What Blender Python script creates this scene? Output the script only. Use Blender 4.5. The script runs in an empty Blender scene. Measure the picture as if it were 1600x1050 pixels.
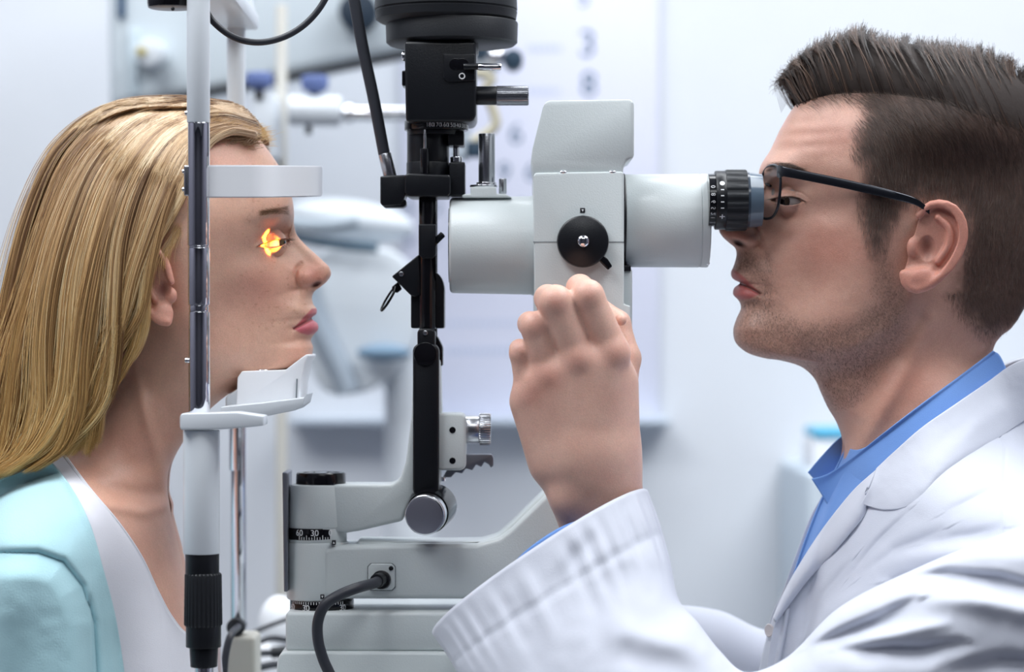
import bpy, bmesh, math, random
import numpy as np
from mathutils import Vector, Matrix, Euler

random.seed(7); RNG = np.random.default_rng(11)
scene = bpy.context.scene
COL = scene.collection
PI = math.pi

# ------------------------------------------------------------------ camera, light, exposure
D = 2.06            # camera distance from the midplane (y = 0) of the two heads
ZC = 1.15           # camera height
cam_data = bpy.data.cameras.new('camera')
cam = bpy.data.objects.new('camera', cam_data); COL.objects.link(cam)
cam.location = (0, -D, ZC); cam.rotation_euler = (PI / 2, 0, 0)
cam_data.sensor_width = 36; cam_data.lens = D * 36 / 0.8
cam_data.clip_start = 0.05
cam_data.dof.use_dof = True; cam_data.dof.focus_distance = D - 0.07; cam_data.dof.aperture_fstop = 3.6
scene.camera = cam

world = bpy.data.worlds.new('world'); scene.world = world; world.use_nodes = True
world.node_tree.nodes['Background'].inputs[0].default_value = (.70, .82, 1, 1)
world.node_tree.nodes['Background'].inputs[1].default_value = 0.3

scene.view_settings.view_transform = 'Standard'; scene.view_settings.look = 'None'
scene.view_settings.exposure = 0.42; scene.view_settings.gamma = 1.0
scene.view_settings.use_curve_mapping = False

CEIL = 2.7
# unseen ceiling luminaires, small front panel and back strip added as fill: x, y, size x, size y, watts
LUM = [(-1.0, -0.6, 1.2, 1.1, 26), (1.05, -0.3, 1.1, 1.4, 24), (0.1, -1.9, 1.2, 0.6, 7), (0.0, 0.7, 2.6, 0.5, 18)]
for (x, y, sx, sy, w) in LUM:
    ld = bpy.data.lights.new('ceiling_lamp_light', 'AREA'); ld.shape = 'RECTANGLE'
    ld.size = sx; ld.size_y = sy; ld.energy = w; ld.color = (.94, .972, 1.0)
    lo = bpy.data.objects.new('ceiling_lamp_light', ld); COL.objects.link(lo)
    lo.location = (x, y, CEIL - 0.06)

# ------------------------------------------------------------------ helpers
def S(y): return (D + y) / D / 2000.0
def P(px, py, y=0.0):
    s = S(y); return Vector(((px - 800) * s, y, ZC - (py - 525) * s))
def PN(px, py, y):
    s = S(y); return np.stack([(px - 800) * s, y + 0 * px, ZC - (py - 525) * s], -1)
def R(px, y=0.0): return px * S(y)          # a length in photo pixels at depth y

def lin(c):
    return tuple((v / 12.92 if v <= .04045 else ((v + .055) / 1.055) ** 2.4) for v in c)
def rgb(r, g, b): return lin((r / 255, g / 255, b / 255))

MATS = {}
def mat(name, color, rough=.5, metal=0.0, bump=0.0, bscale=300.0, vary=0.0, coat=0.0, spec=.5, sheen=0.0, trans=0.0, sss=0.0, ior=1.45):
    if name in MATS: return MATS[name]
    m = bpy.data.materials.new(name); m.use_nodes = True
    nt = m.node_tree; b = nt.nodes['Principled BSDF']
    b.inputs['Base Color'].default_value = (*color, 1)
    b.inputs['Roughness'].default_value = rough; b.inputs['Metallic'].default_value = metal
    b.inputs['Coat Weight'].default_value = coat; b.inputs['Specular IOR Level'].default_value = spec
    b.inputs['Sheen Weight'].default_value = sheen; b.inputs['Transmission Weight'].default_value = trans
    b.inputs['IOR'].default_value = ior
    if sss:
        b.inputs['Subsurface Weight'].default_value = sss
        b.inputs['Subsurface Radius'].default_value = (1, .6, .4); b.inputs['Subsurface Scale'].default_value = .004
    tc = nt.nodes.new('ShaderNodeTexCoord')
    if vary:
        n = nt.nodes.new('ShaderNodeTexNoise'); n.inputs['Scale'].default_value = 14; n.inputs['Detail'].default_value = 5
        nt.links.new(tc.outputs['Object'], n.inputs['Vector'])
        r = nt.nodes.new('ShaderNodeMapRange'); r.inputs['To Min'].default_value = 1 - vary; r.inputs['To Max'].default_value = 1 + vary
        nt.links.new(n.outputs['Fac'], r.inputs['Value'])
        mx = nt.nodes.new('ShaderNodeVectorMath'); mx.operation = 'SCALE'; mx.inputs[0].default_value = color
        nt.links.new(r.outputs[0], mx.inputs['Scale']); nt.links.new(mx.outputs[0], b.inputs['Base Color'])
    if bump:
        n = nt.nodes.new('ShaderNodeTexNoise'); n.inputs['Scale'].default_value = bscale; n.inputs['Detail'].default_value = 3
        nt.links.new(tc.outputs['Object'], n.inputs['Vector'])
        bp = nt.nodes.new('ShaderNodeBump'); bp.inputs['Strength'].default_value = bump; bp.inputs['Distance'].default_value = .0006
        nt.links.new(n.outputs['Fac'], bp.inputs['Height']); nt.links.new(bp.outputs[0], b.inputs['Normal'])
    MATS[name] = m
    return m

def emit(name, color, strength):
    m = bpy.data.materials.new(name); m.use_nodes = True
    b = m.node_tree.nodes['Principled BSDF']
    b.inputs['Base Color'].default_value = (*color, 1); b.inputs['Emission Color'].default_value = (*color, 1)
    b.inputs['Emission Strength'].default_value = strength
    return m

M_IVORY = mat('ivory_enamel', rgb(208, 215, 216), .38, bump=.25, bscale=900, coat=.15, vary=.015)
M_WHITE = mat('white_enamel', rgb(222, 228, 234), .32, coat=.2, vary=.01)
M_PLASTIC = mat('white_plastic', rgb(244, 246, 250), .45, vary=.01)
M_BLACK = mat('black_anodised', (.007, .008, .011), .34, bump=.2, bscale=1200)
M_BLACKG = mat('black_gloss', (.005, .005, .007), .16)
M_BLACKR = mat('black_rubber', (.012, .014, .018), .5, bump=.2, bscale=800)
M_CHROME = mat('chrome', (.80, .80, .83), .05, 1.0)
M_STEEL = mat('brushed_steel', (.58, .59, .62), .26, 1.0, bump=.15, bscale=700)
M_GREYM = mat('grey_metal', (.24, .25, .29), .42, .75)
M_CABLE = mat('cable_rubber', (.032, .035, .045), .42, bump=.1, bscale=500)
M_PRINTW = mat('white_print', (.85, .86, .88), .6)
M_PRINTB = mat('black_print', (.015, .015, .02), .5)

def thing(name, label, cat, group=None, loc=(0, 0, 0)):
    o = bpy.data.objects.new(name, None); COL.objects.link(o); o.location = loc
    o.empty_display_size = .02
    o['label'] = label; o['category'] = cat
    if group: o['group'] = group
    return o
def link_mesh(name, me, m=None, parent=None, label=None):
    o = bpy.data.objects.new(name, me); COL.objects.link(o)
    if m is not None:
        me.materials.clear(); me.materials.append(m)
    if parent is not None:
        o.parent = parent
        root = parent
        off = Vector((0, 0, 0))
        while root is not None: off += root.location; root = root.parent
        o.location = -off
    if label: o['label'] = label
    return o

class MB:
    """collects shapes in world coordinates, links them as one mesh"""
    def __init__(s): s.bm = bmesh.new()
    def prism(s, pts, y0, y1, bev=0.0, seg=3, px=True):
        """polygon pts given in photo pixels at depth y0, extruded straight back to y1"""
        b = bmesh.new()
        P0 = [P(x, y, y0) if px else Vector((x, y0, y)) for (x, y) in pts]
        f = b.faces.new([b.verts.new(p) for p in P0])
        r = bmesh.ops.extrude_face_region(b, geom=[f])
        for v in [g for g in r['geom'] if isinstance(g, bmesh.types.BMVert)]: v.co.y += (y1 - y0)
        bmesh.ops.recalc_face_normals(b, faces=b.faces)
        if bev:
            es = [e for e in b.edges if len(e.link_faces) == 2 and e.calc_face_angle() > .35]
            bmesh.ops.bevel(b, geom=es, offset=bev, segments=seg, profile=.5, affect='EDGES', clamp_overlap=True)
        return s.add(b)
    def add(s, b, mtx=None):
        if mtx is not None: b.transform(mtx)
        me = bpy.data.meshes.new('tmp'); b.to_mesh(me); b.free()
        s.bm.from_mesh(me); bpy.data.meshes.remove(me); return s
    def box(s, c, d, bev=0.0, rot=None, seg=2):
        b = bmesh.new(); bmesh.ops.create_cube(b, size=1)
        bmesh.ops.scale(b, vec=d, verts=b.verts)
        if bev: bmesh.ops.bevel(b, geom=list(b.edges), offset=bev, segments=seg, profile=.5, affect='EDGES')
        m = Matrix.Translation(c)
        if rot: m = m @ Euler(rot).to_matrix().to_4x4()
        return s.add(b, m)
    def lathe(s, prof, o, axis, seg=64, knurl=None, cap=True):
        """prof: (distance along axis, radius) from o along axis; knurl=(teeth, depth, from, to)"""
        b = bmesh.new(); rings = []
        for (t, r) in prof:
            ring = []
            for k in range(seg):
                a = 2 * PI * k / seg; rr = r
                if knurl and knurl[2] <= t <= knurl[3]:
                    ph = (k * knurl[0] / seg) % 1
                    rr = r - (knurl[1] if ph < .4 else 0)
                ring.append(b.verts.new((rr * math.cos(a), rr * math.sin(a), t)))
            rings.append(ring)
        for a_, b_ in zip(rings[:-1], rings[1:]):
            for k in range(seg): b.faces.new((a_[k], a_[(k + 1) % seg], b_[(k + 1) % seg], b_[k]))
        if cap:
            b.faces.new(rings[0][::-1]); b.faces.new(rings[-1])
        bmesh.ops.recalc_face_normals(b, faces=b.faces)
        q = Vector((0, 0, 1)).rotation_difference(Vector(axis).normalized())
        return s.add(b, Matrix.Translation(o) @ q.to_matrix().to_4x4())
    def cyl(s, a, b_, r, r2=None, bev=.0006, seg=48):
        a = Vector(a); b_ = Vector(b_); L = (b_ - a).length; r2 = r if r2 is None else r2
        bev = min(bev, L / 3, r / 2, r2 / 2)
        return s.lathe([(0, r - bev), (bev * .3, r - bev * .3), (bev, r), (L - bev, r2), (L - bev * .3, r2 - bev * .3), (L, r2 - bev)], a, b_ - a, seg)
    def tube(s, pts, r, seg=14, cap=True, taper=None):
        pts = [Vector(p) for p in pts]; b = bmesh.new(); rings = []
        t0 = (pts[1] - pts[0]).normalized(); n = t0.orthogonal().normalized()
        for i, p in enumerate(pts):
            t = (pts[min(i + 1, len(pts) - 1)] - pts[max(i - 1, 0)]).normalized()
            n = (n - t * n.dot(t)).normalized(); bi = t.cross(n)
            rr = r if taper is None else r * taper[i]
            rings.append([b.verts.new(p + (n * math.cos(2 * PI * k / seg) + bi * math.sin(2 * PI * k / seg)) * rr) for k in range(seg)])
        for a_, b_ in zip(rings[:-1], rings[1:]):
            for k in range(seg): b.faces.new((a_[k], a_[(k + 1) % seg], b_[(k + 1) % seg], b_[k]))
        if cap: b.faces.new(rings[0][::-1]); b.faces.new(rings[-1])
        bmesh.ops.recalc_face_normals(b, faces=b.faces)
        return s.add(b)
    def sphere(s, c, r, sc=(1, 1, 1), seg=24, rot=None):
        b = bmesh.new(); bmesh.ops.create_uvsphere(b, u_segments=seg * 2, v_segments=seg, radius=r)
        m = Matrix.Translation(c)
        if rot: m = m @ Euler(rot).to_matrix().to_4x4()
        return s.add(b, m @ Matrix.Diagonal((*sc, 1)))
    def build(s, name, m, parent=None, label=None, smooth=40):
        me = bpy.data.meshes.new(name); s.bm.to_mesh(me); s.bm.free()
        smooth_mesh(me, smooth)
        return link_mesh(name, me, m, parent, label)

def smooth_mesh(me, ang=40):
    me.polygons.foreach_set('use_smooth', [True] * len(me.polygons))
    me.set_sharp_from_angle(angle=math.radians(ang))

def spline(pts, n=40, closed=False):
    """centripetal-ish Catmull-Rom through pts (any dimension)"""
    p = np.array([tuple(q) for q in pts], float)
    if closed: p = np.vstack([p[-1], p, p[0], p[1]])
    else: p = np.vstack([2 * p[0] - p[1], p, 2 * p[-1] - p[-2]])
    t = np.concatenate([[0], np.cumsum(np.maximum(np.linalg.norm(np.diff(p, axis=0), axis=1), 1e-9) ** .5)])
    q = np.linspace(t[1], t[-2], n); out = np.zeros((n, p.shape[1]))
    idx = np.clip(np.searchsorted(t, q, side='right') - 1, 1, len(p) - 3)
    for j, (i, x) in enumerate(zip(idx, q)):
        t0, t1, t2, t3 = t[i - 1:i + 3]; a, b, c, d = p[i - 1:i + 3]
        A1 = (t1 - x) / (t1 - t0) * a + (x - t0) / (t1 - t0) * b
        A2 = (t2 - x) / (t2 - t1) * b + (x - t1) / (t2 - t1) * c
        A3 = (t3 - x) / (t3 - t2) * c + (x - t2) / (t3 - t2) * d
        B1 = (t2 - x) / (t2 - t0) * A1 + (x - t0) / (t2 - t0) * A2
        B2 = (t3 - x) / (t3 - t1) * A2 + (x - t1) / (t3 - t1) * A3
        out[j] = (t2 - x) / (t2 - t1) * B1 + (x - t1) / (t2 - t1) * B2
    return out
def arc_resample(c, n, w=None):
    d = np.concatenate([[0], np.cumsum(np.linalg.norm(np.diff(c, axis=0), axis=1))]); d /= d[-1]
    q = np.linspace(0, 1, n)
    if w: q = q ** w
    return np.stack([np.interp(q, d, c[:, k]) for k in range(c.shape[1])], 1)
def hermite(xk, Y, xq):
    """smooth interpolation of Y[k] at xk, monotone-limited tangents, along axis 0"""
    xk = np.asarray(xk, float); Y = np.asarray(Y, float); sh = (-1,) + (1,) * (Y.ndim - 1)
    h = np.diff(xk).reshape(sh); dl = np.diff(Y, axis=0) / h
    m = np.zeros_like(Y)
    w1 = h[1:]; w0 = h[:-1]
    m[1:-1] = (dl[:-1] * w1 + dl[1:] * w0) / (w0 + w1)
    m[0] = dl[0]; m[-1] = dl[-1]
    i = np.clip(np.searchsorted(xk, xq, side='right') - 1, 0, len(xk) - 2)
    t = ((xq - xk[i]) / (xk[i + 1] - xk[i])).reshape(sh); hh = (xk[i + 1] - xk[i]).reshape(sh)
    return ((2*t**3 - 3*t**2 + 1) * Y[i] + (t**3 - 2*t**2 + t) * hh * m[i] + (-2*t**3 + 3*t**2) * Y[i+1] + (t**3 - t**2) * hh * m[i+1])
def sstep(a, b, x):
    t = np.clip((x - a) / (b - a), 0, 1); return t * t * (3 - 2 * t)
def gauss(X, Y, cx, cy, rx, ry, ang=0):
    a = math.radians(ang); u = (X - cx) * math.cos(a) + (Y - cy) * math.sin(a); v = -(X - cx) * math.sin(a) + (Y - cy) * math.cos(a)
    return np.exp(-(u / rx) ** 2 - (v / ry) ** 2)
def dist_poly(X, Y, pts, n=None):
    """distance in px to a polyline, and the fraction along it of the nearest point"""
    pts = np.asarray(pts, float); best = np.full(X.shape, 1e9); frac = np.zeros(X.shape); side = np.zeros(X.shape)
    L = np.concatenate([[0], np.cumsum(np.linalg.norm(np.diff(pts, axis=0), axis=1))])
    for i in range(len(pts) - 1):
        a = pts[i]; b = pts[i + 1]; d = b - a; l2 = (d ** 2).sum()
        t = np.clip(((X - a[0]) * d[0] + (Y - a[1]) * d[1]) / l2, 0, 1)
        ex = X - a[0] - t * d[0]; ey = Y - a[1] - t * d[1]; q = np.hypot(ex, ey)
        m = q < best; best = np.where(m, q, best); frac = np.where(m, (L[i] + t * math.sqrt(l2)) / L[-1], frac)
        side = np.where(m, np.sign(d[0] * ey - d[1] * ex), side)
    return best, frac, side
def inside(X, Y, poly):
    c = np.zeros(X.shape, bool); n = len(poly)
    for i in range(n):
        x0, y0 = poly[i]; x1, y1 = poly[(i + 1) % n]
        if y0 == y1: continue
        hit = ((y0 > Y) != (y1 > Y)) & (X < (x1 - x0) * (Y - y0) / (y1 - y0) + x0)
        c ^= hit
    return c
def noise2(X, Y, seed, scale, octs=3):
    """smooth value noise"""
    out = 0; amp = 1; tot = 0
    for o in range(octs):
        r = np.random.default_rng(seed + o).random((64, 64)); x = X / scale * 2 ** o; y = Y / scale * 2 ** o
        xi = np.floor(x).astype(int); yi = np.floor(y).astype(int); fx = x - xi; fy = y - yi
        fx = fx * fx * (3 - 2 * fx); fy = fy * fy * (3 - 2 * fy)
        g = lambda a, b: r[a % 64, b % 64]
        out = out + amp * ((g(xi, yi) * (1 - fx) + g(xi + 1, yi) * fx) * (1 - fy) + (g(xi, yi + 1) * (1 - fx) + g(xi + 1, yi + 1) * fx) * fy)
        tot += amp; amp *= .5
    return out / tot * 2 - 1
def grid_faces(nr, nc, off=0, flip=False):
    i = np.arange(nr - 1)[:, None] * nc + np.arange(nc - 1)[None] + off
    f = np.stack([i, i + 1, i + nc + 1, i + nc], -1).reshape(-1, 4)
    return f[:, ::-1] if flip else f
def mesh_np(name, V, F, colors=None):
    me = bpy.data.meshes.new(name); V = np.asarray(V, np.float32); F = np.asarray(F, np.int32)
    me.vertices.add(len(V)); me.vertices.foreach_set('co', V.ravel())
    k = F.shape[1]
    me.loops.add(F.size); me.loops.foreach_set('vertex_index', F.ravel())
    me.polygons.add(len(F)); me.polygons.foreach_set('loop_start', np.arange(0, F.size, k, dtype=np.int32))
    me.update(calc_edges=True); me.validate()
    if colors is not None:
        at = me.color_attributes.new('Col', 'FLOAT_COLOR', 'POINT')
        c = np.ones((len(V), 4), np.float32); c[:, :colors.shape[1]] = colors
        at.data.foreach_set('color', c.ravel())
    me.polygons.foreach_set('use_smooth', [True] * len(me.polygons))
    return me
def text_mesh(txt, size, align='CENTER'):
    cu = bpy.data.curves.new('t', 'FONT'); cu.body = txt; cu.size = size; cu.align_x = align; cu.align_y = 'CENTER'
    o = bpy.data.objects.new('t', cu); COL.objects.link(o)
    dg = bpy.context.evaluated_depsgraph_get(); me = bpy.data.meshes.new_from_object(o.evaluated_get(dg))
    bpy.data.objects.remove(o); bpy.data.curves.remove(cu)
    return me
def add_text(mb, txt, size, fn):
    """adds lettering to mb, each vertex placed by fn(u, v)"""
    me = text_mesh(txt, size); b = bmesh.new(); b.from_mesh(me); bpy.data.meshes.remove(me)
    bmesh.ops.triangulate(b, faces=b.faces)
    for v in b.verts: v.co = fn(v.co.x, v.co.y)
    mb.add(b)
def flat_quad(mb, u0, v0, u1, v1, fn, n=1):
    b = bmesh.new()
    for k in range(n):
        a = u0 + (u1 - u0) * k / n; c = u0 + (u1 - u0) * (k + 1) / n
        b.faces.new([b.verts.new(fn(*q)) for q in ((a, v0), (c, v0), (c, v1), (a, v1))])
    mb.add(b)
# ------------------------------------------------------------------ the room
def wallmat(name, c, v=.02): return mat(name, c, .75, bump=.3, bscale=120, vary=v)
def slab(name, c, d, m):
    o = MB().box(c, d).build(name, m); o['kind'] = 'structure'; return o
YW = 1.35; XL = -1.9; XR = 1.9; YF = -3.0
W1 = wallmat('wall_paint', rgb(224, 228, 234))
W2 = wallmat('side_wall_paint', rgb(104, 104, 116))
slab('wall_back', (0, YW + .05, CEIL / 2), (XR - XL + .2, .1, CEIL), W1)
slab('wall_left', (XL - .05, (YF + YW) / 2, CEIL / 2), (.1, YW - YF, CEIL), W2)
slab('wall_right', (XR + .05, (YF + YW) / 2, CEIL / 2), (.1, YW - YF, CEIL), W2)
slab('wall_front', (0, YF - .05, CEIL / 2), (XR - XL + .2, .1, CEIL), wallmat('slate_paint', rgb(52, 52, 62)))
slab('ceiling', (0, (YF + YW) / 2, CEIL + .05), (XR - XL + .2, YW - YF + .2, .1), wallmat('ceiling_paint', rgb(236, 238, 240)))
slab('floor', (0, (YF + YW) / 2, -.05), (XR - XL + .2, YW - YF + .2, .1), mat('vinyl_floor', rgb(104, 106, 114), .4, vary=.05))
slab('baseboard_back', (0, YW - .008, .05), (XR - XL, .016, .1), M_WHITE)
for i, (x, y, sx, sy, w) in enumerate(LUM):
    t = thing('ceiling_lamp', ['square ceiling light panel over the patient', 'long ceiling light panel over the doctor', 'small unseen ceiling panel added as front fill near the camera', 'unseen strip ceiling panel added to brighten the back wall'][i], 'ceiling lamp', loc=(x, y, CEIL))
    MB().box((x, y, CEIL - .015), (sx + .06, sy + .06, .03), .004).build('frame', M_WHITE, t)
    MB().box((x, y, CEIL - .032), (sx, sy, .004)).build('diffuser', emit('diffuser_%d' % i, (.95, .97, 1), .9), t)
# table under the instrument
t = thing('instrument_table', 'pale table top carrying the slit lamp below the frame', 'table', loc=(0, 0, .78))
MB().box((-.05, .02, .765), (.95, .5, .03), .006).build('tabletop', M_IVORY, t)
MB().cyl((-.05, .05, .03), (-.05, .05, .75), .045).build('column', M_STEEL, t)
MB().box((-.05, .05, .015), (.5, .4, .03), .008).build('base', M_IVORY, t)

# ---- wall chart with letters
yc = YW - .012
t = thing('eye_chart', 'large pale letter chart hanging on the wall behind the microscope', 'eye chart', loc=P(850, 655, yc))
a = P(628, -330, yc); b = P(1030, 652, yc)
MB().box(((a.x + b.x) / 2, yc + .004, (a.z + b.z) / 2), (b.x - a.x, .008, a.z - b.z), .002).build('board', mat('chart_paper', rgb(226, 228, 244), .6), t)
mb = MB()
rows = [(-20, 58, ['9']), (70, 46, ['3']), (133, 42, ['8']), (208, 40, ['5', '2', '6']), (268, 34, ['6', '9', '4', '3'])]
for (py, h, ls) in [(70, 46, [(918, '3')]), (133, 42, [(920, '8')]), (-2, 30, [(912, '5')]), (210, 36, [(806, '6'), (868, '2'), (925, '5')]), (270, 32, [(788, '9'), (830, '6'), (880, '4'), (930, '3')]),
                    (325, 24, [(640 + 44 * k, c) for k, c in enumerate('5 2 9 6 3 8 4'.split())]), (378, 18, [(640 + 40 * k, c) for k, c in enumerate('8 3 6 2 5 9 4 6'.split())])]:
    for (px, c) in ls:
        q = P(px, py, yc); mb = MB(); add_text(mb, c, R(h, yc) * 1.25, lambda u, v, q=q: Vector((q.x + u, yc - .0005, q.z + v)))
        mb.build('figure', mat('chart_ink', rgb(80, 108, 138), .7), t)
mb = MB()
for (x0, x1, py, h) in [(828, 884, 75, 12), (826, 880, 142, 10), (700, 830, 505, 9), (700, 815, 548, 14), (850, 985, 505, 8), (860, 985, 548, 12)]:
    mb = MB(); n = int((x1 - x0) / 9)
    for k in range(n):
        p = P(x0 + 9 * k, py, yc); mb.box((p.x, yc - .0006, p.z), (R(5.5, yc), .0006, R(h * .7, yc)))
    mb.build('print_line', mat('chart_small_ink', rgb(196, 206, 228), .7), t)
a = P(455, 652, yc); b = P(1045, 662, yc)
t = thing('wall_shelf', 'narrow pale ledge running along the wall below the letter chart', 'shelf', loc=P(640, 656, yc))
MB().box(((a.x + b.x) / 2, YW - .03, (a.z + b.z) / 2), (b.x - a.x, .06, a.z - b.z), .003).build('ledge', mat('shelf_grey', rgb(205, 216, 228), .5), t)

# ---- refraction unit: a big pale arm crossing the upper left
yq = 1.0
t = thing('refraction_unit', 'big pale equipment arm slanting across the wall upper left', 'medical equipment', loc=P(200, 200, yq))
MB().prism([(165, -160), (640, -260), (650, 74), (560, 92), (380, 132), (170, 170)], yq, yq + .12, .012).build('arm_housing', mat('unit_enamel', rgb(214, 224, 230), .4), t)
MB().prism([(215, 160), (640, 76), (640, 90), (215, 172)], yq - .012, yq, .002).build('rubber_edge', M_BLACKR, t)
mb = MB(); q = P(562, 22, yq); mb.cyl(q, q + Vector((0, -.03, 0)), R(30, yq)); mb.build('round_knob', mat('slate_plastic', rgb(30, 46, 62), .5), t)
mb = MB(); q = P(240, 88, yq); mb.cyl(q, q + Vector((0, -.05, 0)), R(24, yq), R(20, yq)); k = mb.build('dial', M_WHITE, t)
mb = MB(); q = P(231, 88, yq) + Vector((0, -.05, 0)); mb.cyl(q, q + Vector((0, -.006, 0)), R(7, yq)); mb.build('dial_mark', mat('ochre', rgb(176, 162, 90), .5), k)
MB().prism([(183, -30), (195, -30), (195, 28), (183, 28)], yq - .006, yq, .001).build('slot', mat('slot_blue', rgb(50, 80, 112), .5), t)
MB().prism([(200, 45), (215, 45), (215, 150), (200, 150)], yq - .01, yq, .002).build('groove_strip', mat('unit_grey', rgb(196, 210, 218), .5), t)  # strip slightly darker than the housing enamel
# ---- lens arm with two blue knobs
yk = .75
t = thing('lens_arm', 'white horizontal lens arm with two blue knobs above the patient', 'medical equipment', loc=P(470, 175, yk))
MB().cyl(P(452, 172, yk), P(532, 174, yk), R(24, yk)).build('barrel', M_WHITE, t)
MB().cyl(P(532, 177, yk), P(640, 178, yk), R(12, yk)).build('rod', M_CHROME, t)
MB().cyl(P(540, 177, yk), P(552, 177, yk), R(16, yk)).build('collar', M_CHROME, t)
MB().prism([(392, 145), (432, 145), (436, 250), (388, 250)], yk, yk + .05, .006).build('bracket', M_WHITE, t)
MB().cyl(P(482, 193, yk), P(482, 210, yk), R(5, yk)).build('screw', M_BLACKR, t)
bl = mat('blue_plastic', rgb(98, 116, 168), .5)
for x, y in ((405, 126), (492, 131)):
    MB().lathe([(0, R(10, yk)), (R(8, yk), R(21, yk)), (R(24, yk), R(22, yk)), (R(28, yk), R(18, yk))], P(x, y + 15, yk), (0, 0, 1), 72, (18, R(2, yk), R(6, yk), R(25, yk))).build('blue_knob', bl, t)
    MB().cyl(P(x, y + 30, yk), P(x, y + 12, yk), R(6, yk)).build('knob_stem', M_BLACKR, t)
t = thing('equipment_post', 'slim beige vertical post behind the patient\'s forehead', 'post', loc=P(440, 340, .8))
MB().cyl(P(440, 1500, .8), P(440, 8, .8), R(9, .8)).build('post', mat('beige_enamel', rgb(208, 206, 198), .4), t)

# ---- pale chair / round unit behind the nose
yh = 1.0
t = thing('examination_chair', 'rounded pale examination chair blurred between face and lamp', 'chair', loc=P(560, 640, yh))
pts = spline([(478, 470), (480, 560), (510, 612), (570, 612), (625, 575), (655, 510), (650, 440), (620, 395), (560, 385), (500, 395)], 60, True)
MB().prism([tuple(p) for p in pts], yh, yh + .14, .02, 4).build('backrest', mat('chair_vinyl', rgb(220, 227, 233), .55), t)
pl = [(470, 415), (482, 470), (505, 525), (530, 575), (545, 612)]
mb = MB(); c = spline(pl, 24); mb.tube([P(x, y, yh - .01) for x, y in c], R(19, yh), 16); mb.build('curved_strap', mat('strap_grey', rgb(164, 176, 188), .6), t)
mb = MB(); mb.sphere(P(600, 551, yh - .02), R(42, yh), (1, .5, .33)); mb.build('armrest_pad', mat('pad_grey', rgb(120, 148, 172), .6), t)
mb = MB(); mb.sphere(P(545, 345, yh + .05), R(105, yh), (1, .6, .32), rot=(0, .12, 0)); mb.build('headrest', mat('head_vinyl', rgb(222, 229, 235), .55), t)
mb = MB(); c = spline([(455, 368), (500, 378), (545, 384), (590, 388)], 16); mb.tube([P(x, y, yh - .02) for x, y in c], R(8, yh), 12); mb.build('shade_band', mat('shade_teal', rgb(88, 112, 130), .6), t)  # dark tube standing in for the shade between headrest and backrest
mb = MB(); c = spline([(440, 345), (480, 352), (520, 352), (560, 346)], 16); mb.tube([P(x, y, yh - .03) for x, y in c], R(10, yh), 12); mb.build('headrest_bracket', mat('bracket_teal', rgb(172, 184, 194), .6), t)
MB().cyl(P(640, 520, yh + .09), P(640, 1350, yh + .09), .03).build('column', M_WHITE, t)
# ---- phoropter bits behind the lamp head
yp = .7
t = thing('phoropter', 'blurred lens head with dark knobs and beige hose behind lamp', 'medical equipment', loc=P(760, 150, yp))
mb = MB(); mb.sphere(P(775, 88, yp), R(16, yp)); mb.build('chrome_knob', M_CHROME, t)
mb = MB(); q = P(802, 92, yp); mb.cyl(q, q + Vector((0, .04, 0)), R(15, yp)); q = P(750, 78, yp); mb.cyl(q, q + Vector((0, .04, 0)), R(12, yp)); mb.build('dark_knob', mat('petrol_plastic', rgb(45, 66, 84), .5), t)
mb = MB(); c = spline([(735, 112), (768, 122), (758, 140), (770, 170), (774, 195), (752, 214), (738, 222)], 40); mb.tube([P(x, y, yp) for x, y in c], R(8, yp), 12); mb.build('hose', mat('hose_beige', rgb(196, 190, 168), .5), t)
mb = MB(); mb.cyl(P(742, 222, yp), P(742, 246, yp), R(14, yp)); mb.build('dark_fitting', mat('petrol_plastic', rgb(45, 66, 84), .5), t)
MB().prism([(690, 60), (790, 62), (780, 112), (690, 112)], yp + .05, yp + .1, .01).build('head_plate', M_WHITE, t)
MB().prism([(700, 110), (735, 110), (735, 250), (700, 250)], yp + .06, yp + .1, .008).build('lens_stack', mat('lens_grey', rgb(205, 216, 226), .4), t)
MB().cyl(Vector((P(715, 90, yp).x, yp + .08, P(715, 90, yp).z)), Vector((P(715, 90, yp).x, yp + .08, CEIL)), .012).build('hanging_rod', M_WHITE, t)
# ---- blue lidded box on the far right shelf, tall pale cupboard edge
yb = 1.1
t = thing('wipes_box', 'white box with bright blue lid beside the doctor\'s collar', 'box', loc=P(1290, 740, yb))
MB().prism([(1268, 684), (1330, 684), (1330, 738), (1268, 738)], yb, yb + .1, .006).build('box_body', M_PLASTIC, t)
MB().prism([(1272, 669), (1328, 669), (1330, 684), (1270, 684)], yb - .004, yb + .1, .004).build('lid', mat('cyan_plastic', rgb(88, 182, 218), .4), t)
t = thing('side_cabinet', 'low pale blue-grey cabinet against the wall behind the doctor', 'cabinet', loc=P(1400, 760, 1.05))
MB().prism([(1262, 738), (1760, 738), (1760, 1900), (1262, 1900)], 1.02, YW, .008).build('body', mat('cabinet_grey', rgb(200, 212, 222), .6), t)
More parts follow.
